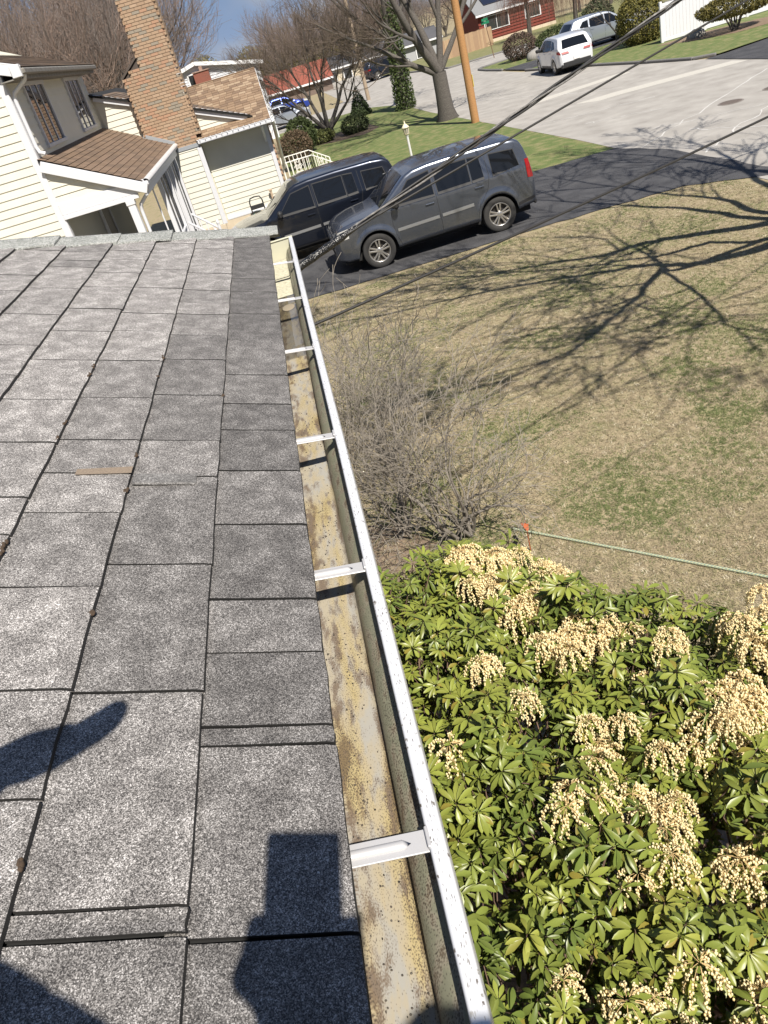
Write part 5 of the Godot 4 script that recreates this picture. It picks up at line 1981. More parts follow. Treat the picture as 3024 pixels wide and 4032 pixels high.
func tufts() -> void:
	rng.seed = 6
	var mb := Mb.new()
	for i in 7:
		var a := rnd(0, TAU)
		var p := Vector3(rnd(-0.02, 0.02), 0, rnd(-0.02, 0.02))
		var d := Vector3(cos(a) * rnd(0.012, 0.035), rnd(0.008, 0.022), sin(a) * rnd(0.012, 0.035))
		var s := Vector3(-sin(a), 0, cos(a)) * 0.0035
		mb.face([p - s, p + s, p + d], Vector3.UP)
	var nz := FastNoiseLite.new()
	nz.seed = 3
	nz.frequency = 0.45
	nz.fractal_octaves = 4
	var cnt := 180000
	var mm := MultiMesh.new()
	mm.transform_format = MultiMesh.TRANSFORM_3D
	mm.use_colors = true
	mm.mesh = mb.mesh()
	mm.instance_count = cnt
	var i := 0
	while i < cnt:
		var z := -3.6 - 13.1 * pow(rng.randf(), 1.35)
		var x := rnd(-0.3, 3.6 - z * 0.55)
		if z < -15.2 and x > 9.0:
			continue
		var sc := rnd(0.5, 1.05)
		mm.set_instance_transform(i, Transform3D(Basis(Vector3.UP, rnd(0, TAU)).scaled(Vector3(sc, sc * rnd(0.6, 1.2), sc)), Vector3(x, 0.001, z)))
		var g := nz.get_noise_2d(x, z) * 1.5 + rnd(-0.35, 0.35)
		var c := lin(0.40, 0.335, 0.215).lerp(lin(0.2, 0.16, 0.1), rng.randf())
		if rng.randf() < 0.22:
			c = lin(0.13, 0.14, 0.055).lerp(lin(0.22, 0.2, 0.1), rng.randf())
		if g > 0.2 + 0.25 * smoothstep(-7.0, -4.0, z):
			c = lin(0.07, 0.105, 0.028).lerp(lin(0.16, 0.175, 0.065), rng.randf())
		elif rng.randf() < 0.06:
			c = lin(0.55, 0.49, 0.36)
		mm.set_instance_color(i, c)
		i += 1
	var o := MultiMeshInstance3D.new()
	o.multimesh = mm
	o.material_override = mat("tuft", Color(1, 1, 1), 0.9)
	o.name = "grass"
	add_child(o)
	o.set_meta("kind", "stuff")
	tag(o, "short straw-coloured and green grass of the near lawn", "grass")

func suv_spec() -> Dictionary:
	var v := func(a: float, b: float) -> Vector2: return Vector2(a, b)
	return {"len": 4.86, "high": 1.8, "r": 0.37, "arch": 0.435, "xf": 1.5, "xr": -1.275, "tumble": 0.135, "flare": 0.022, "tail_in": 0.1, "plate": 0.86,
		"top": [[-2.43, 0.86], [-2.42, 1.0], [-2.38, 1.15], [-2.22, 1.6], [-2.15, 1.7], [-2.0, 1.765], [-1.6, 1.8], [-0.6, 1.815], [0.1, 1.8], [0.42, 1.765], [0.6, 1.7], [1.28, 1.2], [1.4, 1.155], [1.9, 1.1], [2.18, 1.04], [2.34, 0.96], [2.41, 0.86], [2.43, 0.78]],
		"plan": [[-2.43, 0.80], [-2.38, 0.87], [-2.25, 0.925], [-1.9, 0.955], [-1.2, 0.972], [0.2, 0.975], [1.4, 0.966], [1.85, 0.94], [2.1, 0.895], [2.3, 0.81], [2.4, 0.70], [2.43, 0.62]],
		"belt": [[-2.4, 1.19], [1.4, 1.12]], "sill": [[-2.43, 0.46], [-2.3, 0.40], [-1.8, 0.36], [1.9, 0.31], [2.2, 0.3], [2.43, 0.36]],
		"windows": [[v.call(0.07, 1.17), v.call(1.0, 1.165), v.call(0.56, 1.59), v.call(0.09, 1.655)], [v.call(-0.76, 1.19), v.call(-0.03, 1.175), v.call(-0.01, 1.66), v.call(-0.74, 1.66)], [v.call(-1.06, 1.2), v.call(-0.80, 1.19), v.call(-0.78, 1.66), v.call(-1.02, 1.64)], [v.call(-2.02, 1.25), v.call(-1.27, 1.2), v.call(-1.25, 1.62), v.call(-1.92, 1.58)]],
		"lines": [[v.call(1.06, 1.14), v.call(1.08, 0.85), v.call(1.03, 0.55), v.call(0.96, 0.34)], [v.call(0.03, 1.7), v.call(0.03, 1.14), v.call(0.01, 0.35)], [v.call(-1.14, 1.68), v.call(-1.17, 1.2), v.call(-1.1, 0.95), v.call(-0.84, 0.62), v.call(-0.78, 0.36)], [v.call(-0.78, 0.38), v.call(0.96, 0.35)]],
		"strip": [[v.call(-0.74, 0.735), v.call(-0.02, 0.715)], [v.call(0.05, 0.71), v.call(1.0, 0.685)]],
		"handles": [v.call(0.2, 1.02), v.call(-0.92, 1.05)], "mirror": v.call(0.93, 1.19),
		"headlight": [v.call(2.08, 0.80), v.call(2.36, 0.76), v.call(2.31, 0.955), v.call(2.06, 1.0)],
		"taillight": [v.call(-2.40, 0.93), v.call(-2.22, 0.95), v.call(-2.20, 1.33), v.call(-2.31, 1.33)],
		"shield": [0.63, 1.27, 0.62, 0.76], "rear_glass": [-2.36, -2.2, 0.62, 0.55], "grille": v.call(0.7, 0.2),
		"rim": mat("alloy", lin(0.55, 0.53, 0.5), 0.28, 0.85), "handle_mat": null}

# shorter tail: everything behind the rear axle drawn in, then centred again
func shorten(s: Dictionary) -> Dictionary:
	var fx := func(x: float) -> float: return (x if x > -1.275 else -1.275 + (x + 1.275) * 0.784) - 0.125
	for k in ["top", "plan", "belt", "sill"]:
		for q in s[k]:
			q[0] = fx.call(q[0])
	for k in ["windows", "lines", "strip"]:
		for q in s[k]:
			for i in q.size():
				q[i] = Vector2(fx.call(q[i].x), q[i].y)
	for k in ["handles", "headlight", "taillight"]:
		for i in s[k].size():
			s[k][i] = Vector2(fx.call(s[k][i].x), s[k][i].y)
	s.mirror = Vector2(fx.call(s.mirror.x), s.mirror.y)
	for i in 2:
		s.shield[i] = fx.call(s.shield[i])
		s.rear_glass[i] = fx.call(s.rear_glass[i])
	s.xf = fx.call(s.xf)
	s.xr = fx.call(s.xr)
	s.len = 4.61
	return s

func vehicles() -> void:
	rng.seed = 71
	var grey := mat("grey_paint", lin(0.14, 0.156, 0.19), 0.27, 0.8)
	grey.clearcoat_enabled = true
	grey.clearcoat = 1.0
	grey.clearcoat_roughness = 0.04
	var dark := mat("dark_paint", lin(0.013, 0.017, 0.029), 0.28, 0.6)
	dark.clearcoat_enabled = true
	dark.clearcoat = 1.0
	dark.clearcoat_roughness = 0.03
	var s := shorten(suv_spec())
	s.handle_mat = grey
	var extra := func(t: Node3D, sp: Dictionary) -> void:
		var ex := Mb.new()
		ex.tube(PackedVector3Array([Vector3(-2.1, 0.36, 0.62), Vector3(-2.38, 0.35, 0.62)]), PackedFloat32Array([0.035, 0.038]), 12)
		part(ex, "exhaust_pipe", mats["chrome"], t)
		for sd in [1.0, -1.0]:
			var fg := Mb.new()
			fg.lathe(Vector3(2.195, 0.5, sd * 0.72), Vector3(1, 0, sd * 0.55), [[0.0, 0.062], [0.02, 0.06], [0.02, 0.045], [0.0, 0.04], [0.0, 0.001]], 16)
			part(fg, "fog_light", mats["chrome"], t)
			var wp := Mb.new()
			wp.bar(Vector3(1.115, 1.25, sd * 0.1), Vector3(0.855, 1.45, sd * 0.55), 0.012, 0.015)
			part(wp, "wiper", mats["car_black"], t)
			var rr := Mb.new()
			side_patch(rr, sp, [Vector2(-2.28, 0.5), Vector2(-1.85, 0.44), Vector2(-1.85, 0.5), Vector2(-2.28, 0.56)], 0.006, sd)
			part(rr, "bumper_seam", mats["car_black"], t)
	s["extras"] = [extra]
	var a := build_car("parked_suv", "grey metallic boxy suv parked on the lawn side of the driveway", "suv", s, grey, "suvs parked side by side on the driveway")
	a.position = Vector3(1.59 + 1.375, 0.014, -18.45)
	a.rotation.y = PI
	var s2 := shorten(suv_spec())
	s2.handle_mat = dark
	s2["extras"] = [extra]
	var b := build_car("parked_suv", "dark navy boxy suv parked between the grey suv and the neighbouring house", "suv", s2, dark, "suvs parked side by side on the driveway")
	b.position = Vector3(-0.87 + 1.375, 0.014, -21.3)
	b.rotation.y = PI
	# white crossover at the far kerb
	var v := func(p: float, q: float) -> Vector2: return Vector2(p, q)
	var c := {"len": 4.48, "high": 1.64, "r": 0.345, "arch": 0.40, "xf": 1.36, "xr": -1.31, "tumble": 0.2, "flare": 0.03, "tail_in": 0.34, "plate": 0.62,
		"top": [[-2.24, 0.72], [-2.23, 0.95], [-2.16, 1.05], [-1.86, 1.46], [-1.78, 1.55], [-1.5, 1.6], [-0.4, 1.645], [0.2, 1.61], [0.45, 1.55], [1.2, 1.1], [1.35, 1.06], [1.9, 0.97], [2.14, 0.86], [2.22, 0.74], [2.24, 0.66]],
		"plan": [[-2.24, 0.74], [-2.18, 0.83], [-2.0, 0.89], [-1.3, 0.915], [0.2, 0.92], [1.3, 0.91], [1.8, 0.87], [2.05, 0.8], [2.2, 0.66], [2.24, 0.55]],
		"belt": [[-2.2, 1.12], [1.3, 1.0]], "sill": [[-2.24, 0.38], [-1.8, 0.3], [1.9, 0.28], [2.24, 0.34]],
		"windows": [[v.call(0.05, 1.04), v.call(0.98, 1.03), v.call(0.42, 1.46), v.call(0.07, 1.5)], [v.call(-0.92, 1.08), v.call(-0.04, 1.05), v.call(-0.02, 1.5), v.call(-0.86, 1.48)], [v.call(-1.55, 1.17), v.call(-1.02, 1.1), v.call(-0.98, 1.46), v.call(-1.3, 1.42)]],
		"lines": [[v.call(1.0, 1.0), v.call(1.02, 0.7), v.call(0.92, 0.34)], [v.call(0.0, 1.5), v.call(-0.02, 0.32)], [v.call(-0.98, 1.1), v.call(-0.85, 0.7), v.call(-0.75, 0.34)]],
		"handles": [v.call(0.18, 0.93), v.call(-0.78, 0.96)], "mirror": v.call(0.88, 1.06),
		"headlight": [v.call(1.8, 0.74), v.call(2.14, 0.7), v.call(2.1, 0.82), v.call(1.78, 0.88)],
		"taillight": [v.call(-2.22, 0.88), v.call(-1.9, 0.92), v.call(-1.9, 1.02), v.call(-2.18, 1.04)],
		"shield": [0.46, 1.18, 0.58, 0.72], "rear_glass": [-2.13, -1.86, 0.66, 0.56], "grille": v.call(0.5, 0.2), "chrome_grille": false,
		"rim": mats["alloy"], "handle_mat": null}
	var white := mat("white_paint", lin(0.60, 0.61, 0.63), 0.3)
	white.clearcoat_enabled = true
	white.clearcoat_roughness = 0.05
	c.handle_mat = white
	c["extras"] = [func(t: Node3D, sp: Dictionary) -> void:
		var cl := Mb.new()
		cl.box(Vector3(-2.2, 0.36, 0), Vector3(0.12, 0.16, 1.6), 0.03)
		for sd in [1.0, -1.0]:
			side_patch(cl, sp, [Vector2(-0.8, 0.3), Vector2(0.85, 0.28), Vector2(0.85, 0.38), Vector2(-0.8, 0.4)], 0.01, sd)
		part(cl, "lower_cladding", mats["car_black"], t)]
	var w := build_car("parked_crossover", "white crossover with red tail lights parked against the far kerb", "car", c, white)
	w.position = Vector3(15.75, 0.01, -44.7)
	w.rotation.y = PI / 2 - 0.04
	var silver := mat("silver_paint", lin(0.42, 0.46, 0.52), 0.28, 0.7)
	silver.clearcoat_enabled = true
	var cs := c.duplicate()
	cs.handle_mat = silver
	cs.extras = []
	var sv := build_car("parked_hatchback", "silver hatchback parked in the far driveway beyond the white crossover", "car", cs, silver)
	sv.position = Vector3(20.5, 0.075, -51.6)
	sv.rotation.y = 0.06
	# sedan beyond the neighbouring house
	var d := c.duplicate()
	d.merge({"high": 1.42, "top": [[-2.24, 0.8], [-2.2, 0.98], [-1.7, 1.02], [-1.5, 1.06], [-0.85, 1.38], [-0.5, 1.43], [0.2, 1.42], [0.45, 1.36], [1.15, 0.98], [1.35, 0.94], [1.9, 0.86], [2.14, 0.78], [2.24, 0.62]],
		"belt": [[-2.2, 0.98], [1.3, 0.92]],
		"windows": [[v.call(0.05, 0.96), v.call(0.95, 0.95), v.call(0.42, 1.3), v.call(0.07, 1.34)], [v.call(-0.95, 0.99), v.call(-0.04, 0.97), v.call(-0.02, 1.34), v.call(-0.7, 1.3)]],
		"rear_glass": [-1.48, -0.88, 0.62, 0.54], "shield": [0.46, 1.13, 0.56, 0.7], "extras": []}, true)
	var blue := mat("blue_paint", lin(0.01, 0.05, 0.36), 0.25, 0.4)
	blue.clearcoat_enabled = true
	d.handle_mat = blue
	var bl := build_car("parked_sedan", "bright blue sedan parked past the neighbouring house gable", "car", d, blue)
	bl.position = Vector3(1.55, 0.01, -70.5)
	bl.rotation.y = 0.12
	var d2 := d.duplicate()
	d2.handle_mat = silver
	var sl := build_car("parked_sedan", "pale silver sedan parked in front of the bright blue sedan", "car", d2, silver)
	sl.position = Vector3(0.9, 0.01, -60.5)
	sl.rotation.y = 0.3
	var d3 := c.duplicate()
	d3.handle_mat = dark
	d3.extras = []
	var bk := build_car("parked_van", "black crossover parked by the kerb past the ivy tree", "car", d3, dark)
	bk.position = Vector3(12.2, 0.01, -82.0)
	bk.rotation.y = 0.25

func utility_pole(label: String, at: Vector3, h: float, r: float, tone: Color, lean := Vector3.ZERO) -> Node3D:
	var t := thing("utility_pole", label, "utility pole", at)
	var m := nmat("pole_%d" % int(at.x * 10), ntex(int(at.x * 7) + 300, 0.02, [tone * 0.55, tone, tone * 1.2], 0.5), 0.6)
	var p := Mb.new()
	p.tube(PackedVector3Array([Vector3(0, -0.1, 0), lean * 0.5 + Vector3(0, h * 0.5, 0), lean + Vector3(0, h, 0)]), PackedFloat32Array([r, r * 0.88, r * 0.75]), 14)
	part(p, "shaft", m, t)
	var cr := Mb.new()
	cr.bar(lean + Vector3(0, h - 0.5, -1.1), lean + Vector3(0, h - 0.5, 1.1), 0.09, 0.11, 0.01)
	part(cr, "crossarm", m, t)
	var iv := Mb.new()
	for z in [-1.0, -0.5, 0.5, 1.0]:
		iv.lathe(lean + Vector3(0, h - 0.44, z), Vector3.UP, [[0, 0.03], [0.05, 0.05], [0.08, 0.03], [0.12, 0.04], [0.14, 0.001]], 8)
	part(iv, "insulator", mat("porcelain", lin(0.3, 0.28, 0.26), 0.2), t)
	return t

func cable(label: String, pts: Array, r: float, m: Material, called := "overhead_wire") -> Node3D:
	var t := thing(called, label, "wire", pts[0])
	var mb := Mb.new()
	var pp := PackedVector3Array()
	var rad := PackedFloat32Array()
	for p in pts:
		pp.append(p - pts[0])
		rad.append(r)
	mb.tube(pp, rad, 8)
	part(mb, "cable", m, t)
	return t

func sag(a: Vector3, b: Vector3, drop: float, n: int) -> Array:
	var out := []
	for i in n + 1:
		var f := float(i) / n
		out.append(a.lerp(b, f) - Vector3(0, drop * 4.0 * f * (1.0 - f), 0))
	return out

func wires() -> void:
	var blk := mat("wire_black", lin(0.022, 0.021, 0.02), 0.5)
	var tape := mat("wire_tape", lin(0.014, 0.014, 0.014), 0.22)
	bump(tape, 400, 0.05, 8.0, 256)
	tape.uv1_triplanar = true
	tape.uv1_scale = Vector3.ONE * 6.0
	var pale := nmat("wire_pale", ntex(410, 0.03, [lin(0.04, 0.04, 0.04), lin(0.12, 0.115, 0.11), lin(0.5, 0.48, 0.45)], 0.6, 0.3, 256), 0.3)
	var mast := utility_pole("weathered wooden utility pole across the road carrying the service wires", Vector3(18.2, 0, -10.4), 8.9, 0.16, lin(0.18, 0.13, 0.09))
	# service drop: taped splice, then twisted strands
	var f2 := func(x: float) -> Vector3: return Vector3(x, 3.722 + 0.2355 * (x + 0.022) - 0.0006 * x * x, -3.725 - 0.384 * (x + 0.022))
	var a: Vector3 = f2.call(-0.16)
	var t := thing("service_drop", "thick black taped service cable rising from the gutter end to the street", "wire", a)
	var sp := Mb.new()
	var spts := PackedVector3Array()
	var srad := PackedFloat32Array()
	for i in 17:
		var x := lerpf(-0.16, 0.27, i / 16.0)
		spts.append(f2.call(x) - a)
		srad.append((0.019 if i < 13 else 0.019 - (i - 12) * 0.0022) + 0.0013 * sin(i * 2.1))
	sp.tube(spts, srad, 12)
	part(sp, "taped_splice", tape, t)
	for k in 3:
		var st := Mb.new()
		var pp := PackedVector3Array()
		var rr := PackedFloat32Array()
		for i in 330:
			var c: Vector3 = f2.call(0.2 + pow(i / 329.0, 1.35) * 17.9)
			var ph := c.x * 7.0 + k * TAU / 3.0
			pp.append(c - a + (Vector3(0, 1, 0) * cos(ph) + Vector3(0.37, 0, 0.93) * sin(ph)) * 0.0088)
			rr.append(0.006 if k < 2 else 0.005)
		st.tube(pp, rr, 6)
		part(st, "strand", blk if k < 2 else pale, t)
	# lower line to the same pole
	var w3: Array = []
	for i in 81:
		var x := lerpf(-0.078, 18.1, pow(i / 80.0, 1.4))
		w3.append(Vector3(x, 3.788 + 0.0072 * x * x, -2.572 - 0.404 * (x + 0.022)))
	cable("thin black line leaving the middle of the gutter over the lawn", w3, 0.0052, blk)
	# line joining the splice from further right
	var w2: Array = []
	for i in 81:
		var x := lerpf(0.2, 18.1, pow(i / 80.0, 1.4))
		w2.append(Vector3(x, 3.785 + 0.15 * (x - 0.243) + 0.001 * x * x, -3.827 - 0.3445 * (x - 0.243)))
	cable("single black line hanging just below the service cable", w2, 0.0055, blk)

func street() -> void:
	rng.seed = 91
	var tan := lin(0.36, 0.19, 0.075)
	var p := utility_pole("new orange-brown wooden utility pole standing where the lawn meets the road", Vector3(8.47, 0, -35.5), 9.5, 0.17, tan)
	var yt := Mb.new()
	yt.box(Vector3(0.17, 1.55, 0.04), Vector3(0.02, 0.45, 0.08), 0.004)
	part(yt, "yellow_tag", mat("yellow_tag", lin(0.6, 0.5, 0.02), 0.5), p)
	utility_pole("distant pale utility pole at the bend of the road", Vector3(7.55, 0, -62.4), 9.0, 0.14, lin(0.32, 0.25, 0.18))
	# lamp post
	var t := thing("lamp_post", "white lamp post with a cream lantern beside the parked suvs", "lamp post", Vector3(4.48, 0, -28.8))
	var wh := mat("lamp_white", lin(0.6, 0.6, 0.59), 0.45)
	var sh := Mb.new()
	sh.tube(PackedVector3Array([Vector3(0, -0.05, 0), Vector3(0, 1.08, 0)]), PackedFloat32Array([0.042, 0.04]), 12)
	sh.lathe(Vector3(0, 1.06, 0), Vector3.UP, [[0, 0.042], [0.03, 0.06], [0.06, 0.035]], 12)
	part(sh, "post", wh, t)
	var cr := mat("lamp_cream", lin(0.66, 0.6, 0.42), 0.5)
	var la := Mb.new()
	la.lathe(Vector3(0, 1.1, 0), Vector3.UP, [[0, 0.035], [0.03, 0.09], [0.06, 0.085]], 8)
	la.lathe(Vector3(0, 1.34, 0), Vector3.UP, [[0, 0.13], [0.015, 0.135], [0.03, 0.12], [0.11, 0.05], [0.13, 0.02], [0.17, 0.028], [0.22, 0.004]], 8)
	for k in 8:
		var an := TAU * k / 8
		la.bar(Vector3(cos(an) * 0.08, 1.15, sin(an) * 0.08), Vector3(cos(an) * 0.115, 1.35, sin(an) * 0.115), 0.012, 0.012)
	part(la, "lantern", cr, t)
	var gp := Mb.new()
	gp.lathe(Vector3(0, 1.15, 0), Vector3.UP, [[0, 0.07], [0.2, 0.105]], 8)
	part(gp, "lantern_glass", mat("lantern_glass", lin(0.3, 0.29, 0.25), 0.2), t)
	# pressure washer by the wall
	var g := thing("pressure_washer", "black-framed pressure washer with a green reel standing by the wall", "machine", Vector3(-0.95, 0.0, -24.5))
	var fr := Mb.new()
	var base_y := 0.35
	for sx in [-0.2, 0.2]:
		fr.tube(PackedVector3Array([Vector3(sx, base_y, 0), Vector3(sx * 0.95, base_y + 0.75, -0.05), Vector3(sx * 0.7, base_y + 0.86, -0.05), Vector3(0, base_y + 0.88, -0.05)]), PackedFloat32Array([0.02, 0.02, 0.02, 0.02]), 7)
	fr.bar(Vector3(-0.19, base_y + 0.6, -0.04), Vector3(0.19, base_y + 0.6, -0.04), 0.03, 0.12, 0.006)
	fr.box(Vector3(0, 0.2, 0), Vector3(0.5, 0.36, 0.3), 0.03)
	part(fr, "frame", mat("washer_black", lin(0.03, 0.03, 0.03), 0.5), g)
	var rl := Mb.new()
	rl.lathe(Vector3(-0.17, base_y + 0.26, 0.03), Vector3.RIGHT, [[0, 0.001], [0, 0.19], [0.03, 0.19], [0.03, 0.13], [0.3, 0.13], [0.3, 0.19], [0.34, 0.19], [0.34, 0.001]], 20)
	part(rl, "hose_reel", nmat("washer_green", ntex(420, 0.05, [lin(0.01, 0.05, 0.04), lin(0.02, 0.2, 0.14), lin(0.1, 0.3, 0.22)], 0.5, 0.4, 256), 0.4), g)
	var pm := Mb.new()
	for k in 4:
		pm.blob(Vector3(0.35 + k * 0.09, 0.42 + 0.12 * (k % 2), 0), Vector3(0.06, 0.07, 0.06), 6, 8)
	part(pm, "pump", mat("pump", lin(0.12, 0.10, 0.09), 0.5, 0.4), g)
	var lc := thing("meter_pipes", "tan pipe stub and valve fixed low on the clapboard wall", "pipe", Vector3(-0.45, 0.5, -24.85))
	var pc := Mb.new()
	pc.tube(PackedVector3Array([Vector3(0, 0, 0), Vector3(0, 0.75, 0)]), PackedFloat32Array([0.035, 0.035]), 8)
	pc.tube(PackedVector3Array([Vector3(0.02, 0.4, 0), Vector3(0.4, 0.42, 0)]), PackedFloat32Array([0.03, 0.03]), 8)
	pc.box(Vector3(0, 0.74, 0), Vector3(0.1, 0.06, 0.09), 0.01)
	part(pc, "pipe", mat("pipe_tan", lin(0.45, 0.34, 0.24), 0.6), lc)
	# hose on the lawn
	var h := thing("garden_hose", "thin blue-green and yellow striped hose stretched over the lawn", "hose", Vector3(1.2, 0.02, -6.4))
	var im := Image.create(64, 64, false, Image.FORMAT_RGB8)
	for y in 64:
		for x in 64:
			var k := ((x + y) / 16) % 2
			im.set_pixel(x, y, (lin(0.14, 0.22, 0.21) if k == 0 else lin(0.5, 0.49, 0.28)).linear_to_srgb())
	var hm := mat("hose", Color(1, 1, 1), 0.5)
	hm.albedo_texture = ImageTexture.create_from_image(im)
	var hp := Mb.new()
	var pts := PackedVector3Array()
	var rad := PackedFloat32Array()
	var a := Vector3(1.2, 0.02, -6.4)
	for i in 60:
		var f := i / 59.0
		var q := Vector3(1.2, 0.02, -6.42).lerp(Vector3(4.2, 0.02, -3.35), f)
		q += Vector3(0.7, 0, 0.7) * (sin(f * 7.0) * 0.02 - 0.12 * sin(f * PI) * 0.4)
		pts.append(q - a)
		rad.append(0.0125)
	hp.tube(pts, rad, 10)
	var o := part(hp, "hose", hm, h)
	hm.uv1_scale = Vector3(2, 1.2, 1)
	# orange leaf litter by the hose
	var lf := Mb.new()
	for i in 3:
		leaf_at(lf, Vector3(rnd(-0.05, 0.05), 0.25 + i * 0.06, rnd(-0.05, 0.05)), Vector3(rnd(-1, 1), rnd(-0.3, 0.5), rnd(-1, 1)).normalized(), Vector3.UP, 0.09, 0.045, 0.3)
	lf.tube(PackedVector3Array([Vector3(0, -0.02, 0), Vector3(0, 0.4, 0)]), PackedFloat32Array([0.006, 0.003]), 4)
	var lo := thing("dry_leaves", "curled rust-orange dead leaves on a stalk by the hose end", "leaves", Vector3(1.25, 0.0, -6.0))
	part(lf, "leaf", mat("dead_leaf", lin(0.36, 0.09, 0.03), 0.8), lo)
	# white vinyl fence
	var fe := thing("vinyl_fence", "tall white vinyl privacy fence beside the golden yew", "fence", Vector3(20.2, 0, -42.8))
	var vm := mat("vinyl", lin(0.62, 0.63, 0.65), 0.4)
	var fx := 0.0
	for k in 4:
		var po := Mb.new()
		po.box(Vector3(k * 2.25, 0.92, -k * 0.05), Vector3(0.13, 1.84, 0.13), 0.01)
		part(po, "post", vm, fe)
		if k < 3:
			var rl2 := Mb.new()
			for y in [0.16, 1.68]:
				rl2.box(Vector3(k * 2.25 + 1.12, y, -k * 0.05 - 0.02), Vector3(2.1, 0.14, 0.05), 0.008)
			part(rl2, "rail", vm, fe)
			for j in 12:
				var bd := Mb.new()
				bd.box(Vector3(k * 2.25 + 0.16 + j * 0.176, 0.92, -k * 0.05 - 0.02), Vector3(0.172, 1.4, 0.03), 0.006)
				part(bd, "board", vm, fe)
	# stockade fence before the red house
	var sf := thing("wooden_fence", "tan wooden stockade fence in front of the red house", "fence", Vector3(16.9, 0, -79.2))
	var wm := []
	for c in [lin(0.38, 0.26, 0.16), lin(0.33, 0.22, 0.14), lin(0.42, 0.3, 0.19)]:
		wm.append(mat("stockade%d" % wm.size(), c, 0.85))
	for j in 44:
		var pk := Mb.new()
		var x := j * 0.115
		var z := -x * 0.16
		var hh := 1.52 + rnd(-0.02, 0.02)
		pk.prism([Vector3(x, 0.05, z), Vector3(x + 0.105, 0.05, z), Vector3(x + 0.105, hh, z), Vector3(x + 0.052, hh + 0.06, z), Vector3(x, hh, z)], Vector3(0, 0, -0.03))
		part(pk, "picket", wm[rng.randi() % 3], sf)
	var sr := Mb.new()
	for y in [0.35, 1.25]:
		sr.bar(Vector3(0, y, -0.06), Vector3(5.1, y, -0.88), 0.04, 0.08)
	part(sr, "rail", wm[1], sf)
	# street sign
	var sg := thing("street_sign", "green street name sign on a thin brown post at the corner", "sign", Vector3(18.0, 0.05, -66.0))
	var sp := Mb.new()
	sp.tube(PackedVector3Array([Vector3(0, -0.05, 0), Vector3(-0.3, 2.45, 0)]), PackedFloat32Array([0.03, 0.03]), 8)
	part(sp, "post", mat("sign_post", lin(0.16, 0.09, 0.05), 0.7), sg)
	for k in 2:
		var bl := Mb.new()
		bl.box(Vector3(-0.3, 2.35 + k * 0.2, 0.03), Vector3(0.62, 0.17, 0.02), 0.004, Basis(Vector3.UP, 0.0 if k == 0 else 0.5))
		part(bl, "name_plate", mat("sign_green", lin(0.01, 0.16, 0.075), 0.4), sg)

func gable(called: String, label: String, at: Vector3, turn: float, w: float, d: float, eave: float, ridge: float, wall: Material, roof: Material, wins: Array, gable_front := false) -> Node3D:
	var t := thing(called, label, "house", at)
	t.rotation.y = turn
	var b := Mb.new()
	b.box(Vector3(0, eave * 0.5 - 0.3, -d * 0.5), Vector3(w, eave + 0.6, d))
	if gable_front:
		b.prism([Vector3(-w * 0.5, eave, 0), Vector3(w * 0.5, eave, 0), Vector3(0, ridge - 0.06, 0)], Vector3(0, 0, -d))
	else:
		b.prism([Vector3(-w * 0.5, eave, 0), Vector3(-w * 0.5, eave, -d), Vector3(-w * 0.5, ridge - 0.06, -d * 0.5)], Vector3(w, 0, 0))
	part(b, "wall", wall, t)
	var r := Mb.new()
	var o := 0.35
	if gable_front:
		var sl := (ridge - eave) / (w * 0.5)
		for sg in [-1.0, 1.0]:
			r.prism([Vector3(sg * (w * 0.5 + o), eave - o * sl, 0.25), Vector3(0, ridge, 0.25), Vector3(0, ridge + 0.12, 0.25), Vector3(sg * (w * 0.5 + o), eave - o * sl + 0.12, 0.25)], Vector3(0, 0, -d - 0.5))
	else:
		var sl := (ridge - eave) / (d * 0.5)
		for s in [0, 1]:
			var za := o if s == 0 else -d - o
			var p := [Vector3(-w * 0.5 - 0.25, eave - o * sl, za), Vector3(-w * 0.5 - 0.25, ridge, -d * 0.5), Vector3(-w * 0.5 - 0.25, ridge + 0.12, -d * 0.5), Vector3(-w * 0.5 - 0.25, eave - o * sl + 0.12, za)]
			r.prism(p, Vector3(w + 0.5, 0, 0))
	part(r, "roof", roof, t)
	var wt := mat("far_trim", lin(0.74, 0.75, 0.77), 0.5)
	var tr := Mb.new()
	if gable_front:
		for s in [-1.0, 1.0]:
			tr.bar(Vector3(s * (w * 0.5 + o), eave - o * 2 * (ridge - eave) / w, 0.28), Vector3(0, ridge + 0.02, 0.28), 0.04, 0.2)
	else:
		tr.bar(Vector3(-w * 0.5 - 0.25, eave - 0.02 - o * (ridge - eave) / (d * 0.5), o + 0.03), Vector3(w * 0.5 + 0.25, eave - 0.02 - o * (ridge - eave) / (d * 0.5), o + 0.03), 0.06, 0.16)
	part(tr, "trim", wt, t)
	for q in wins:
		var f := Mb.new()
		f.box(Vector3(q[0], q[1], 0.03), Vector3(q[2] + 0.16, q[3] + 0.16, 0.08), 0.01)
		var wo := part(f, "window", wt, t)
		var n := maxi(int(q[2] / 0.8), 1)
		for k in n:
			var g := Mb.new()
			var pw: float = q[2] / n
			g.box(Vector3(q[0] - q[2] * 0.5 + pw * (k + 0.5), q[1], 0.075), Vector3(pw - 0.05, q[3], 0.02))
			part(g, "pane", mat("window_glass"), wo)
	return t

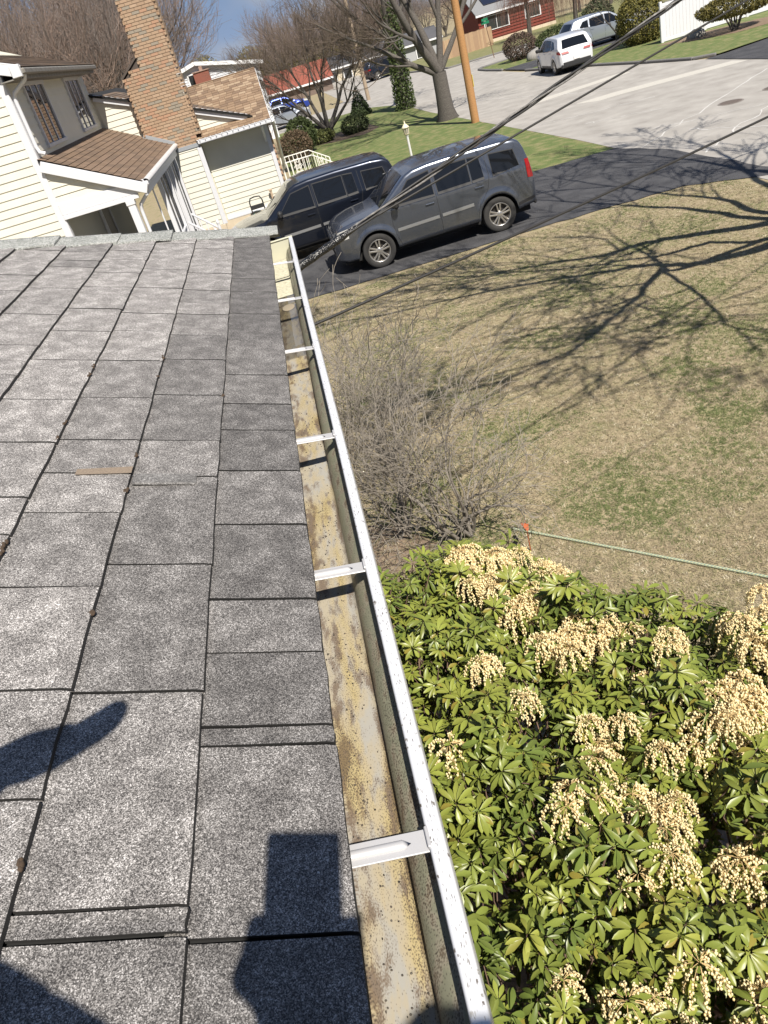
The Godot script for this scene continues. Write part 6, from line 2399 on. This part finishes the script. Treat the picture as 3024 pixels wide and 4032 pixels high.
func far_houses() -> void:
	rng.seed = 95
	var wsid := nmat("far_white", ntex(430, 0.01, [lin(0.62, 0.64, 0.68), lin(0.7, 0.72, 0.76)], 0.3, 0.25, 256), 1.0)
	var groof := nmat("far_grey_roof", ntex(431, 0.03, [lin(0.16, 0.165, 0.17), lin(0.24, 0.245, 0.25)], 0.5, 0.25, 256), 1.0)
	var droof := nmat("far_dark_roof", ntex(432, 0.03, [lin(0.06, 0.062, 0.068), lin(0.11, 0.11, 0.12)], 0.5, 0.25, 256), 1.0)
	var rroof := nmat("far_red_roof", ntex(433, 0.03, [lin(0.2, 0.055, 0.035), lin(0.28, 0.085, 0.055)], 0.5, 0.25, 256), 1.0)
	var redsh := nmat("red_shingle_wall", ntex(434, 0.02, [lin(0.17, 0.035, 0.025), lin(0.25, 0.06, 0.04)], 0.5, 0.25, 256), 1.2)
	var tanw := mat("far_tan", lin(0.5, 0.44, 0.33), 0.8)
	# white house behind, with clapboards in view as single boards
	var w := gable("white_house", "white clapboard house with a low gable and a red brick chimney behind the brown roof", Vector3(-3.1, 0, -55), 0.0, 7.4, 9.0, 4.3, 5.12, wsid, groof, [[-0.35, 4.2, 0.5, 0.8]], true)
	for i in 12:
		var b := Mb.new()
		var y := 3.3 + i * 0.145
		var hw := 3.6 if y < 4.3 else (5.0 - y) / 0.8 * 3.6
		if hw > 0.1:
			b.box(Vector3(0, y, 0.012), Vector3(hw * 2, 0.02, 0.03))
			part(b, "clapboard", wsid, w)
	var ch := Mb.new()
	ch.box(Vector3(0.25, 3.7, 0.5), Vector3(0.95, 1.9, 0.6), 0.01)
	part(ch, "chimney", nmat("red_brick", ntex(435, 0.05, [lin(0.12, 0.04, 0.03), lin(0.22, 0.075, 0.05), lin(0.26, 0.11, 0.08)], 0.5, 0.3, 256), 0.5), w)
	var cp := Mb.new()
	cp.box(Vector3(0.25, 4.68, 0.5), Vector3(1.05, 0.06, 0.7), 0.01)
	cp.box(Vector3(0.3, 4.8, 0.5), Vector3(0.2, 0.25, 0.2), 0.01)
	part(cp, "chimney_cap", mat("cap", lin(0.3, 0.2, 0.16), 0.8), w)
	gable("red_roof_house", "low house with a faded red roof seen through the lawn tree", Vector3(3.0, -1.0, -88), 0.0, 9.0, 7.0, 2.2, 3.6, mat("far_brown", lin(0.16, 0.12, 0.1), 0.8), rroof, [])
	var th := gable("tan_house", "long low cream house with a dark roof at the end of the road", Vector3(11.8, -1.1, -99), 0.0, 10.0, 8.0, 2.45, 3.4, tanw, droof, [[-3.2, 1.5, 0.9, 1.1], [-1.4, 1.5, 0.9, 1.1], [1.8, 1.4, 1.6, 1.2]])
	gable("grey_shed", "pale grey garage with a slate roof between the ivy tree and the stockade fence", Vector3(17.5, -0.8, -93), 0.0, 5.0, 6.0, 2.4, 3.3, mat("far_grey", lin(0.35, 0.36, 0.38), 0.7), droof, [[0.4, 1.5, 1.2, 1.0]])
	var rh := gable("red_house", "dark red shingled house with a pale grey roof and a picture window", Vector3(25.6, 0, -84), 0.0, 7.4, 8.0, 2.62, 4.3, redsh, groof, [[-1.95, 1.67, 2.3, 1.05], [1.6, 1.7, 1.4, 1.0]])
	for i in 8:
		var c := Mb.new()
		c.box(Vector3(0, 0.42 + i * 0.25, 0.02), Vector3(7.4, 0.035, 0.06))
		part(c, "shingle_course", mat("red_course", lin(0.13, 0.03, 0.022), 0.8), rh)
	var fo := Mb.new()
	fo.box(Vector3(0, 0.12, 0.01), Vector3(7.45, 0.4, 0.1))
	part(fo, "foundation", mats["foundation"], rh)
	var dn := Mb.new()
	dn.tube(PackedVector3Array([Vector3(-3.3, 2.5, 0.3), Vector3(-3.1, 2.3, 0.1), Vector3(-2.95, 0.3, 0.12), Vector3(-2.7, 0.15, 0.3)]), PackedFloat32Array([0.05, 0.05, 0.05, 0.05]), 7)
	part(dn, "downspout", mats["far_trim"], rh)
	var sol := Mb.new()
	sol.box(Vector3(-1.2, 3.62, -1.9), Vector3(3.0, 0.05, 2.2), 0.01, Basis(Vector3.RIGHT, 0.41))
	part(sol, "solar_panel", mat("solar", lin(0.012, 0.015, 0.03), 0.15), rh)

# ---------- the person on the ladder, who holds the phone ----------
func nets(mb: Mb, bones: Array, cell: float, k: float) -> void:
	# bones: [a, b, ra, rb, colour]; smooth union meshed as surface nets
	var lo := Vector3(1e9, 1e9, 1e9)
	var hi := -lo
	for b in bones:
		for e in [b[0], b[1]]:
			var r := maxf(b[2], b[3]) + cell * 2.0 + k * 0.4
			lo = lo.min(e - Vector3.ONE * r)
			hi = hi.max(e + Vector3.ONE * r)
	var n := Vector3i(((hi - lo) / cell).ceil()) + Vector3i.ONE
	var f := PackedFloat32Array()
	f.resize(n.x * n.y * n.z)
	f.fill(9.0)
	var cc := PackedInt32Array()
	cc.resize(f.size())
	var best := PackedFloat32Array()
	best.resize(f.size())
	best.fill(9.0)
	for bi in bones.size():
		var b = bones[bi]
		var a: Vector3 = b[0]
		var ab: Vector3 = b[1] - b[0]
		var l2 := maxf(ab.length_squared(), 1e-9)
		var r := maxf(b[2], b[3]) + cell * 2.0 + k
		var l := Vector3i(((a.min(b[1]) - Vector3.ONE * r - lo) / cell).floor()).clamp(Vector3i.ZERO, n - Vector3i.ONE)
		var h := Vector3i(((a.max(b[1]) + Vector3.ONE * r - lo) / cell).ceil()).clamp(Vector3i.ZERO, n - Vector3i.ONE)
		for z in range(l.z, h.z + 1):
			for y in range(l.y, h.y + 1):
				for x in range(l.x, h.x + 1):
					var p := lo + Vector3(x, y, z) * cell
					var t := clampf((p - a).dot(ab) / l2, 0, 1)
					var d: float = (p - a - ab * t).length() - lerpf(b[2], b[3], t)
					var i := x + n.x * (y + n.y * z)
					if d < best[i]:
						best[i] = d
						cc[i] = bi
					var o := f[i]
					var q := maxf(k - absf(o - d), 0.0) / k
					f[i] = minf(o, d) - q * q * k * 0.25
	var vi := {}
	var step := [1, n.x, n.x * n.y]
	for z in n.z - 1:
		for y in n.y - 1:
			for x in n.x - 1:
				var i := x + n.x * (y + n.y * z)
				var neg := 0
				var s := Vector3.ZERO
				var cnt := 0
				var c := []
				for e in 8:
					var val := f[i + (e & 1) * step[0] + ((e >> 1) & 1) * step[1] + ((e >> 2) & 1) * step[2]]
					c.append(val)
					if val < 0:
						neg += 1
				if neg == 0 or neg == 8:
					continue
				for e in 8:
					for ax in 3:
						if (e >> ax) & 1 == 0:
							var e2 := e | (1 << ax)
							if (c[e] < 0) != (c[e2] < 0):
								var t: float = c[e] / (c[e] - c[e2])
								var p := Vector3(e & 1, (e >> 1) & 1, (e >> 2) & 1)
								p[ax] += t
								s += p
								cnt += 1
				var g := Vector3(c[1] + c[3] + c[5] + c[7] - c[0] - c[2] - c[4] - c[6], c[2] + c[3] + c[6] + c[7] - c[0] - c[1] - c[4] - c[5], c[4] + c[5] + c[6] + c[7] - c[0] - c[1] - c[2] - c[3])
				mb.col = bones[cc[i]][4]
				vi[i] = mb.vert(lo + (Vector3(x, y, z) + s / cnt) * cell, g.normalized())
	for i in vi:
		for ax in 3:
			if (f[i] < 0) == (f[i + step[ax]] < 0):
				continue
			var s1: int = step[(ax + 1) % 3]
			var s2: int = step[(ax + 2) % 3]
			if not (vi.has(i - s1) and vi.has(i - s2) and vi.has(i - s1 - s2)):
				continue
			var a: int = vi[i]
			var b: int = vi[i - s1]
			var c: int = vi[i - s1 - s2]
			var d: int = vi[i - s2]
			if f[i] < 0:
				mb.tri3(a, b, c)
				mb.tri3(a, c, d)
			else:
				mb.tri3(a, c, b)
				mb.tri3(a, d, c)
	mb.col = Color.WHITE

func hand_bones(wr: Vector3, fw: Vector3, up: Vector3, curl: float, flip: float, skin: Color) -> Array:
	fw = fw.normalized()
	var sd := fw.cross(up).normalized() * flip
	up = up.normalized()
	var out := [[wr, wr + fw * 0.045, 0.026, 0.024, skin], [wr + fw * 0.03 + sd * 0.018, wr + fw * 0.085 + sd * 0.024, 0.019, 0.014, skin], [wr + fw * 0.03 - sd * 0.018, wr + fw * 0.08 - sd * 0.026, 0.019, 0.013, skin], [wr + fw * 0.04, wr + fw * 0.088, 0.02, 0.015, skin]]
	var ln := [0.07, 0.08, 0.075, 0.058]
	for k in 4:
		var root: Vector3 = wr + fw * (0.088 - 0.006 * absf(k - 1.4)) + sd * (0.03 - k * 0.02)
		var d := fw
		for j in 3:
			var l: float = ln[k] * [0.45, 0.32, 0.26][j]
			d = d.rotated(sd * flip, -curl * [0.6, 1.0, 0.7][j]).normalized()
			out.append([root, root + d * l, 0.0095 - j * 0.0008, 0.0088 - j * 0.0008, skin])
			root += d * l
	var th := wr + fw * 0.02 + sd * 0.028
	var td := (fw * 0.6 + sd * 0.75 - up * 0.2).normalized()
	out.append([th, th + td * 0.045, 0.014, 0.011, skin])
	var t2 := (fw * 0.95 + sd * 0.15 - up * 0.3).normalized()
	out.append([th + td * 0.045, th + td * 0.045 + t2 * 0.05, 0.011, 0.0085, skin])
	return out

func photographer(right: Vector3, up: Vector3, fwd: Vector3) -> void:
	# phone: the lens is the picture's own viewpoint, the slab lies just behind it
	var ph := thing("phone", "black phone held up over the gutter taking the picture", "phone", EYE - right * 0.008 - up * 0.062 - fwd * 0.0125)
	ph.basis = Basis(right, up, -fwd)
	var sl := Mb.new()
	sl.box(Vector3.ZERO, Vector3(0.074, 0.148, 0.0085), 0.003)
	part(sl, "case", mat("phone_case", lin(0.02, 0.02, 0.022), 0.5), ph)
	var sc := Mb.new()
	sc.box(Vector3(0, 0, 0.0046), Vector3(0.068, 0.142, 0.0006))
	part(sc, "screen", mat("phone_screen", lin(0.015, 0.015, 0.018), 0.08), ph)
	var pc := ph.position
	var skin := lin(0.42, 0.25, 0.17)
	var coat := lin(0.06, 0.07, 0.10)
	var jean := lin(0.05, 0.07, 0.12)
	var hair := lin(0.03, 0.022, 0.016)
	var boot := lin(0.05, 0.035, 0.025)
	var t := thing("person", "person in a dark jacket and jeans on the ladder holding up a phone", "person", Vector3.ZERO)
	var wr := pc - up * 0.105 + right * 0.012 - fwd * 0.03
	var el := Vector3(0.05, 4.16, 0.26)
	var rs := Vector3(0.31, 4.38, 0.42)
	var ls := Vector3(0.0, 4.43, 0.245)
	var lel := Vector3(-0.42, 4.6, -0.045)
	var lwr := Vector3(-0.325, 4.585, -0.19)
	var hip := Vector3(0.24, 3.72, 0.58)
	var chest := Vector3(0.19, 4.2, 0.48)
	var neck := Vector3(0.17, 4.44, 0.42)
	var head := Vector3(0.16, 4.6, 0.41)
	var body := [
		[hip, chest, 0.135, 0.15, coat], [chest, (rs * 0.7 + ls * 0.3), 0.15, 0.1, coat], [rs, ls, 0.075, 0.055, coat], [neck - Vector3(0, 0.05, 0), head, 0.058, 0.055, skin],
		[rs, el, 0.062, 0.05, coat], [el, wr, 0.048, 0.032, coat], [ls, lel, 0.04, 0.028, coat], [lel, lwr, 0.029, 0.024, coat],
		[hip + Vector3(0.02, -0.03, -0.09), Vector3(0.14, 3.34, 0.48), 0.095, 0.068, jean], [Vector3(0.14, 3.34, 0.48), Vector3(0.34, 2.98, 0.5), 0.064, 0.045, jean],
		[hip + Vector3(0.02, -0.03, 0.09), Vector3(0.28, 3.28, 0.72), 0.095, 0.068, jean], [Vector3(0.28, 3.28, 0.72), Vector3(0.40, 2.86, 0.70), 0.064, 0.045, jean],
		[Vector3(0.36, 2.93, 0.5), Vector3(0.2, 2.9, 0.5), 0.045, 0.035, boot], [Vector3(0.42, 2.82, 0.70), Vector3(0.26, 2.79, 0.70), 0.045, 0.035, boot]]
	var mb := Mb.new()
	nets(mb, body, 0.016, 0.06)
	var fdir := (EYE - head).normalized()
	fdir.y = -0.15
	fdir = fdir.normalized()
	var hr := fdir.cross(Vector3.UP).normalized()
	var hu := hr.cross(fdir)
	var face := [[head + hu * 0.035 - fdir * 0.012, head + hu * 0.04 + fdir * 0.0, 0.088, 0.088, skin], [head - hu * 0.03 + fdir * 0.03, head - hu * 0.075 + fdir * 0.045, 0.06, 0.036, skin],
		[head + hu * 0.005 + fdir * 0.088, head - hu * 0.022 + fdir * 0.108, 0.01, 0.015, skin], [head + hu * 0.005 - hr * 0.088, head - hu * 0.03 - hr * 0.088, 0.014, 0.01, skin], [head + hu * 0.005 + hr * 0.088, head - hu * 0.03 + hr * 0.088, 0.014, 0.01, skin],
		[head - hu * 0.052 + fdir * 0.078 - hr * 0.014, head - hu * 0.052 + fdir * 0.078 + hr * 0.014, 0.009, 0.009, lin(0.4, 0.16, 0.12)]]
	nets(mb, face, 0.007, 0.02)
	# right hand: palm behind the phone, four fingers round its edge, thumb along the screen
	var pal := pc - up * 0.05 - fwd * 0.028
	var rh := [[wr, pal - up * 0.02, 0.027, 0.027, skin], [pal - up * 0.025 + right * 0.012, pal + up * 0.03 + right * 0.026, 0.02, 0.015, skin], [pal - up * 0.025 - right * 0.012, pal + up * 0.02 - right * 0.012, 0.019, 0.015, skin]]
	for k in 4:
		var r0 := pal + up * (0.032 - k * 0.021) + right * 0.03
		var r1 := r0 + right * 0.022 + fwd * 0.022
		var r2 := pc + up * (-0.02 - k * 0.021) + right * 0.044 + fwd * 0.012
		rh.append([r0, r1, 0.0105, 0.0095, skin])
		rh.append([r1, r2, 0.0095, 0.0085, skin])
		rh.append([r2, r2 - right * (0.022 - 0.003 * k), 0.0085, 0.007, skin])
	rh.append([pal - up * 0.02 - right * 0.01, pc - up * 0.045 - right * 0.045 - fwd * 0.016, 0.015, 0.011, skin])
	rh.append([pc - up * 0.045 - right * 0.045 - fwd * 0.016, pc - right * 0.04 - up * 0.005 - fwd * 0.014, 0.011, 0.009, skin])
	nets(mb, rh, 0.004, 0.012)
	var lh := hand_bones(lwr, Vector3(0.92, -0.15, -0.36), Vector3(0.92, -0.15, -0.36).cross(SUN), 0.25, 1.0, skin)
	for q in lh:
		for e in 2:
			q[e] = lwr + (q[e] - lwr) * 0.75
	nets(mb, lh, 0.004, 0.02)
	part(mb, "body", mat("person_skin", Color(1, 1, 1), 0.75), t)
	var hb := Mb.new()
	nets(hb, [[head + hu * 0.06 - fdir * 0.03, head + hu * 0.058 + fdir * 0.02, 0.09, 0.082, hair], [head + hu * 0.04 - fdir * 0.05, head - hu * 0.03 - fdir * 0.055, 0.075, 0.06, hair]], 0.009, 0.03)
	part(hb, "hair", mat("hair", Color(1, 1, 1), 0.6), t)
	var eyes := Mb.new()
	for s in [-1.0, 1.0]:
		eyes.blob(head + hu * 0.012 + fdir * 0.078 + hr * 0.031 * s, Vector3.ONE * 0.012, 6, 8)
	part(eyes, "eyes", mat("eyes", lin(0.08, 0.06, 0.05), 0.2), t)
	# ladder
	var ld := thing("ladder", "aluminium ladder leaning on the gutter under the person", "ladder", Vector3.ZERO)
	var al := mat("ladder_alu", lin(0.5, 0.5, 0.5), 0.4, 0.8)
	var a := Vector3(1.14, 0, 0.6)
	var b := Vector3(-0.012, 3.93, 0.6)
	for s in [-0.2, 0.2]:
		var rl := Mb.new()
		rl.bar(a + Vector3(0, 0, s), b + Vector3(0, 0, s), 0.03, 0.075, 0.006)
		part(rl, "rail", al, ld)
	for k in 13:
		var rg := Mb.new()
		var p := a.lerp(b, 0.06 + k * 0.073)
		rg.tube(PackedVector3Array([p + Vector3(0, 0, -0.2), p + Vector3(0, 0, 0.2)]), PackedFloat32Array([0.016, 0.016]), 8)
		part(rg, "rung", al, ld)

func sky_image() -> ImageTexture:
	var w := 1024
	var h := 512
	var nz := FastNoiseLite.new()
	nz.seed = 14
	nz.frequency = 1.0
	nz.fractal_octaves = 5
	var out := PackedByteArray()
	out.resize(w * h * 3)
	var i := 0
	for y in h:
		var el := PI * 0.5 - PI * (y + 0.5) / h
		var up := sin(el)
		var base := lin(0.11, 0.22, 0.48).lerp(lin(0.44, 0.6, 0.88), pow(1.0 - clampf(up, 0, 1), 3.5))
		for x in w:
			var q := base
			if up > 0.0:
				var az := TAU * x / w
				var d := 1.0 / (up + 0.12)
				var px := cos(az) * cos(el) * d
				var pz := sin(az) * cos(el) * d
				var c := nz.get_noise_3d(px * 0.55, pz * 0.9, 3.0)
				c = smoothstep(-0.08, 0.42, c)
				q = base.lerp(lin(0.70, 0.73, 0.80), c * 0.7)
			else:
				q = lin(0.2, 0.19, 0.15)
			q = q.linear_to_srgb()
			out[i] = int(q.r * 255)
			out[i + 1] = int(q.g * 255)
			out[i + 2] = int(q.b * 255)
			i += 3
	return ImageTexture.create_from_image(Image.create_from_data(w, h, false, Image.FORMAT_RGB8, out))

func _ready() -> void:
	# camera
	var pitch := deg_to_rad(31.4)
	var roll := deg_to_rad(16.9)
	var fwd := Vector3(0, -sin(pitch), -cos(pitch))
	var r0 := Vector3.RIGHT
	var u0 := r0.cross(fwd)
	var right := r0 * cos(roll) - u0 * sin(roll)
	var up := r0 * sin(roll) + u0 * cos(roll)
	var cam := Camera3D.new()
	cam.name = "camera"
	cam.fov = rad_to_deg(2.0 * atan(512.0 / 775.0))
	cam.near = 0.01
	cam.far = 2500.0
	add_child(cam)
	cam.transform = Transform3D(Basis(right, up, -fwd), EYE)
	cam.current = true
	# sky
	var env := Environment.new()
	env.background_mode = Environment.BG_SKY
	var sky := Sky.new()
	var pano := PanoramaSkyMaterial.new()
	pano.panorama = sky_image()
	sky.sky_material = pano
	env.sky = sky
	env.background_energy_multiplier = SKY_E
	env.tonemap_mode = Environment.TONE_MAPPER_LINEAR
	env.tonemap_exposure = EXPO
	env.sdfgi_enabled = true
	env.ssao_enabled = true
	env.ssil_enabled = true
	var we := WorldEnvironment.new()
	we.name = "world_environment"
	we.environment = env
	add_child(we)
	# sun: behind the right shoulder, about 50 degrees up
	var sun := DirectionalLight3D.new()
	sun.name = "sun"
	sun.light_energy = SUN_E
	sun.light_color = Color(1.0, 0.97, 0.925)
	sun.light_angular_distance = 0.53
	sun.shadow_enabled = true
	add_child(sun)
	sun.look_at_from_position(SUN * 50.0, Vector3.ZERO)
	ground()
	own_house()
	neighbour()
	far_houses()
	print("buildings ", Time.get_ticks_msec())
	trees()
	garden()
	print("trees ", Time.get_ticks_msec())
	vehicles()
	street()
	wires()
	bare_shrubs()
	pieris()
	print("plants ", Time.get_ticks_msec())
	photographer(right, up, fwd)
	print("done ", Time.get_ticks_msec())

const SKY_E := 0.42
const EXPO := 1.55
const SUN_E := 1.6
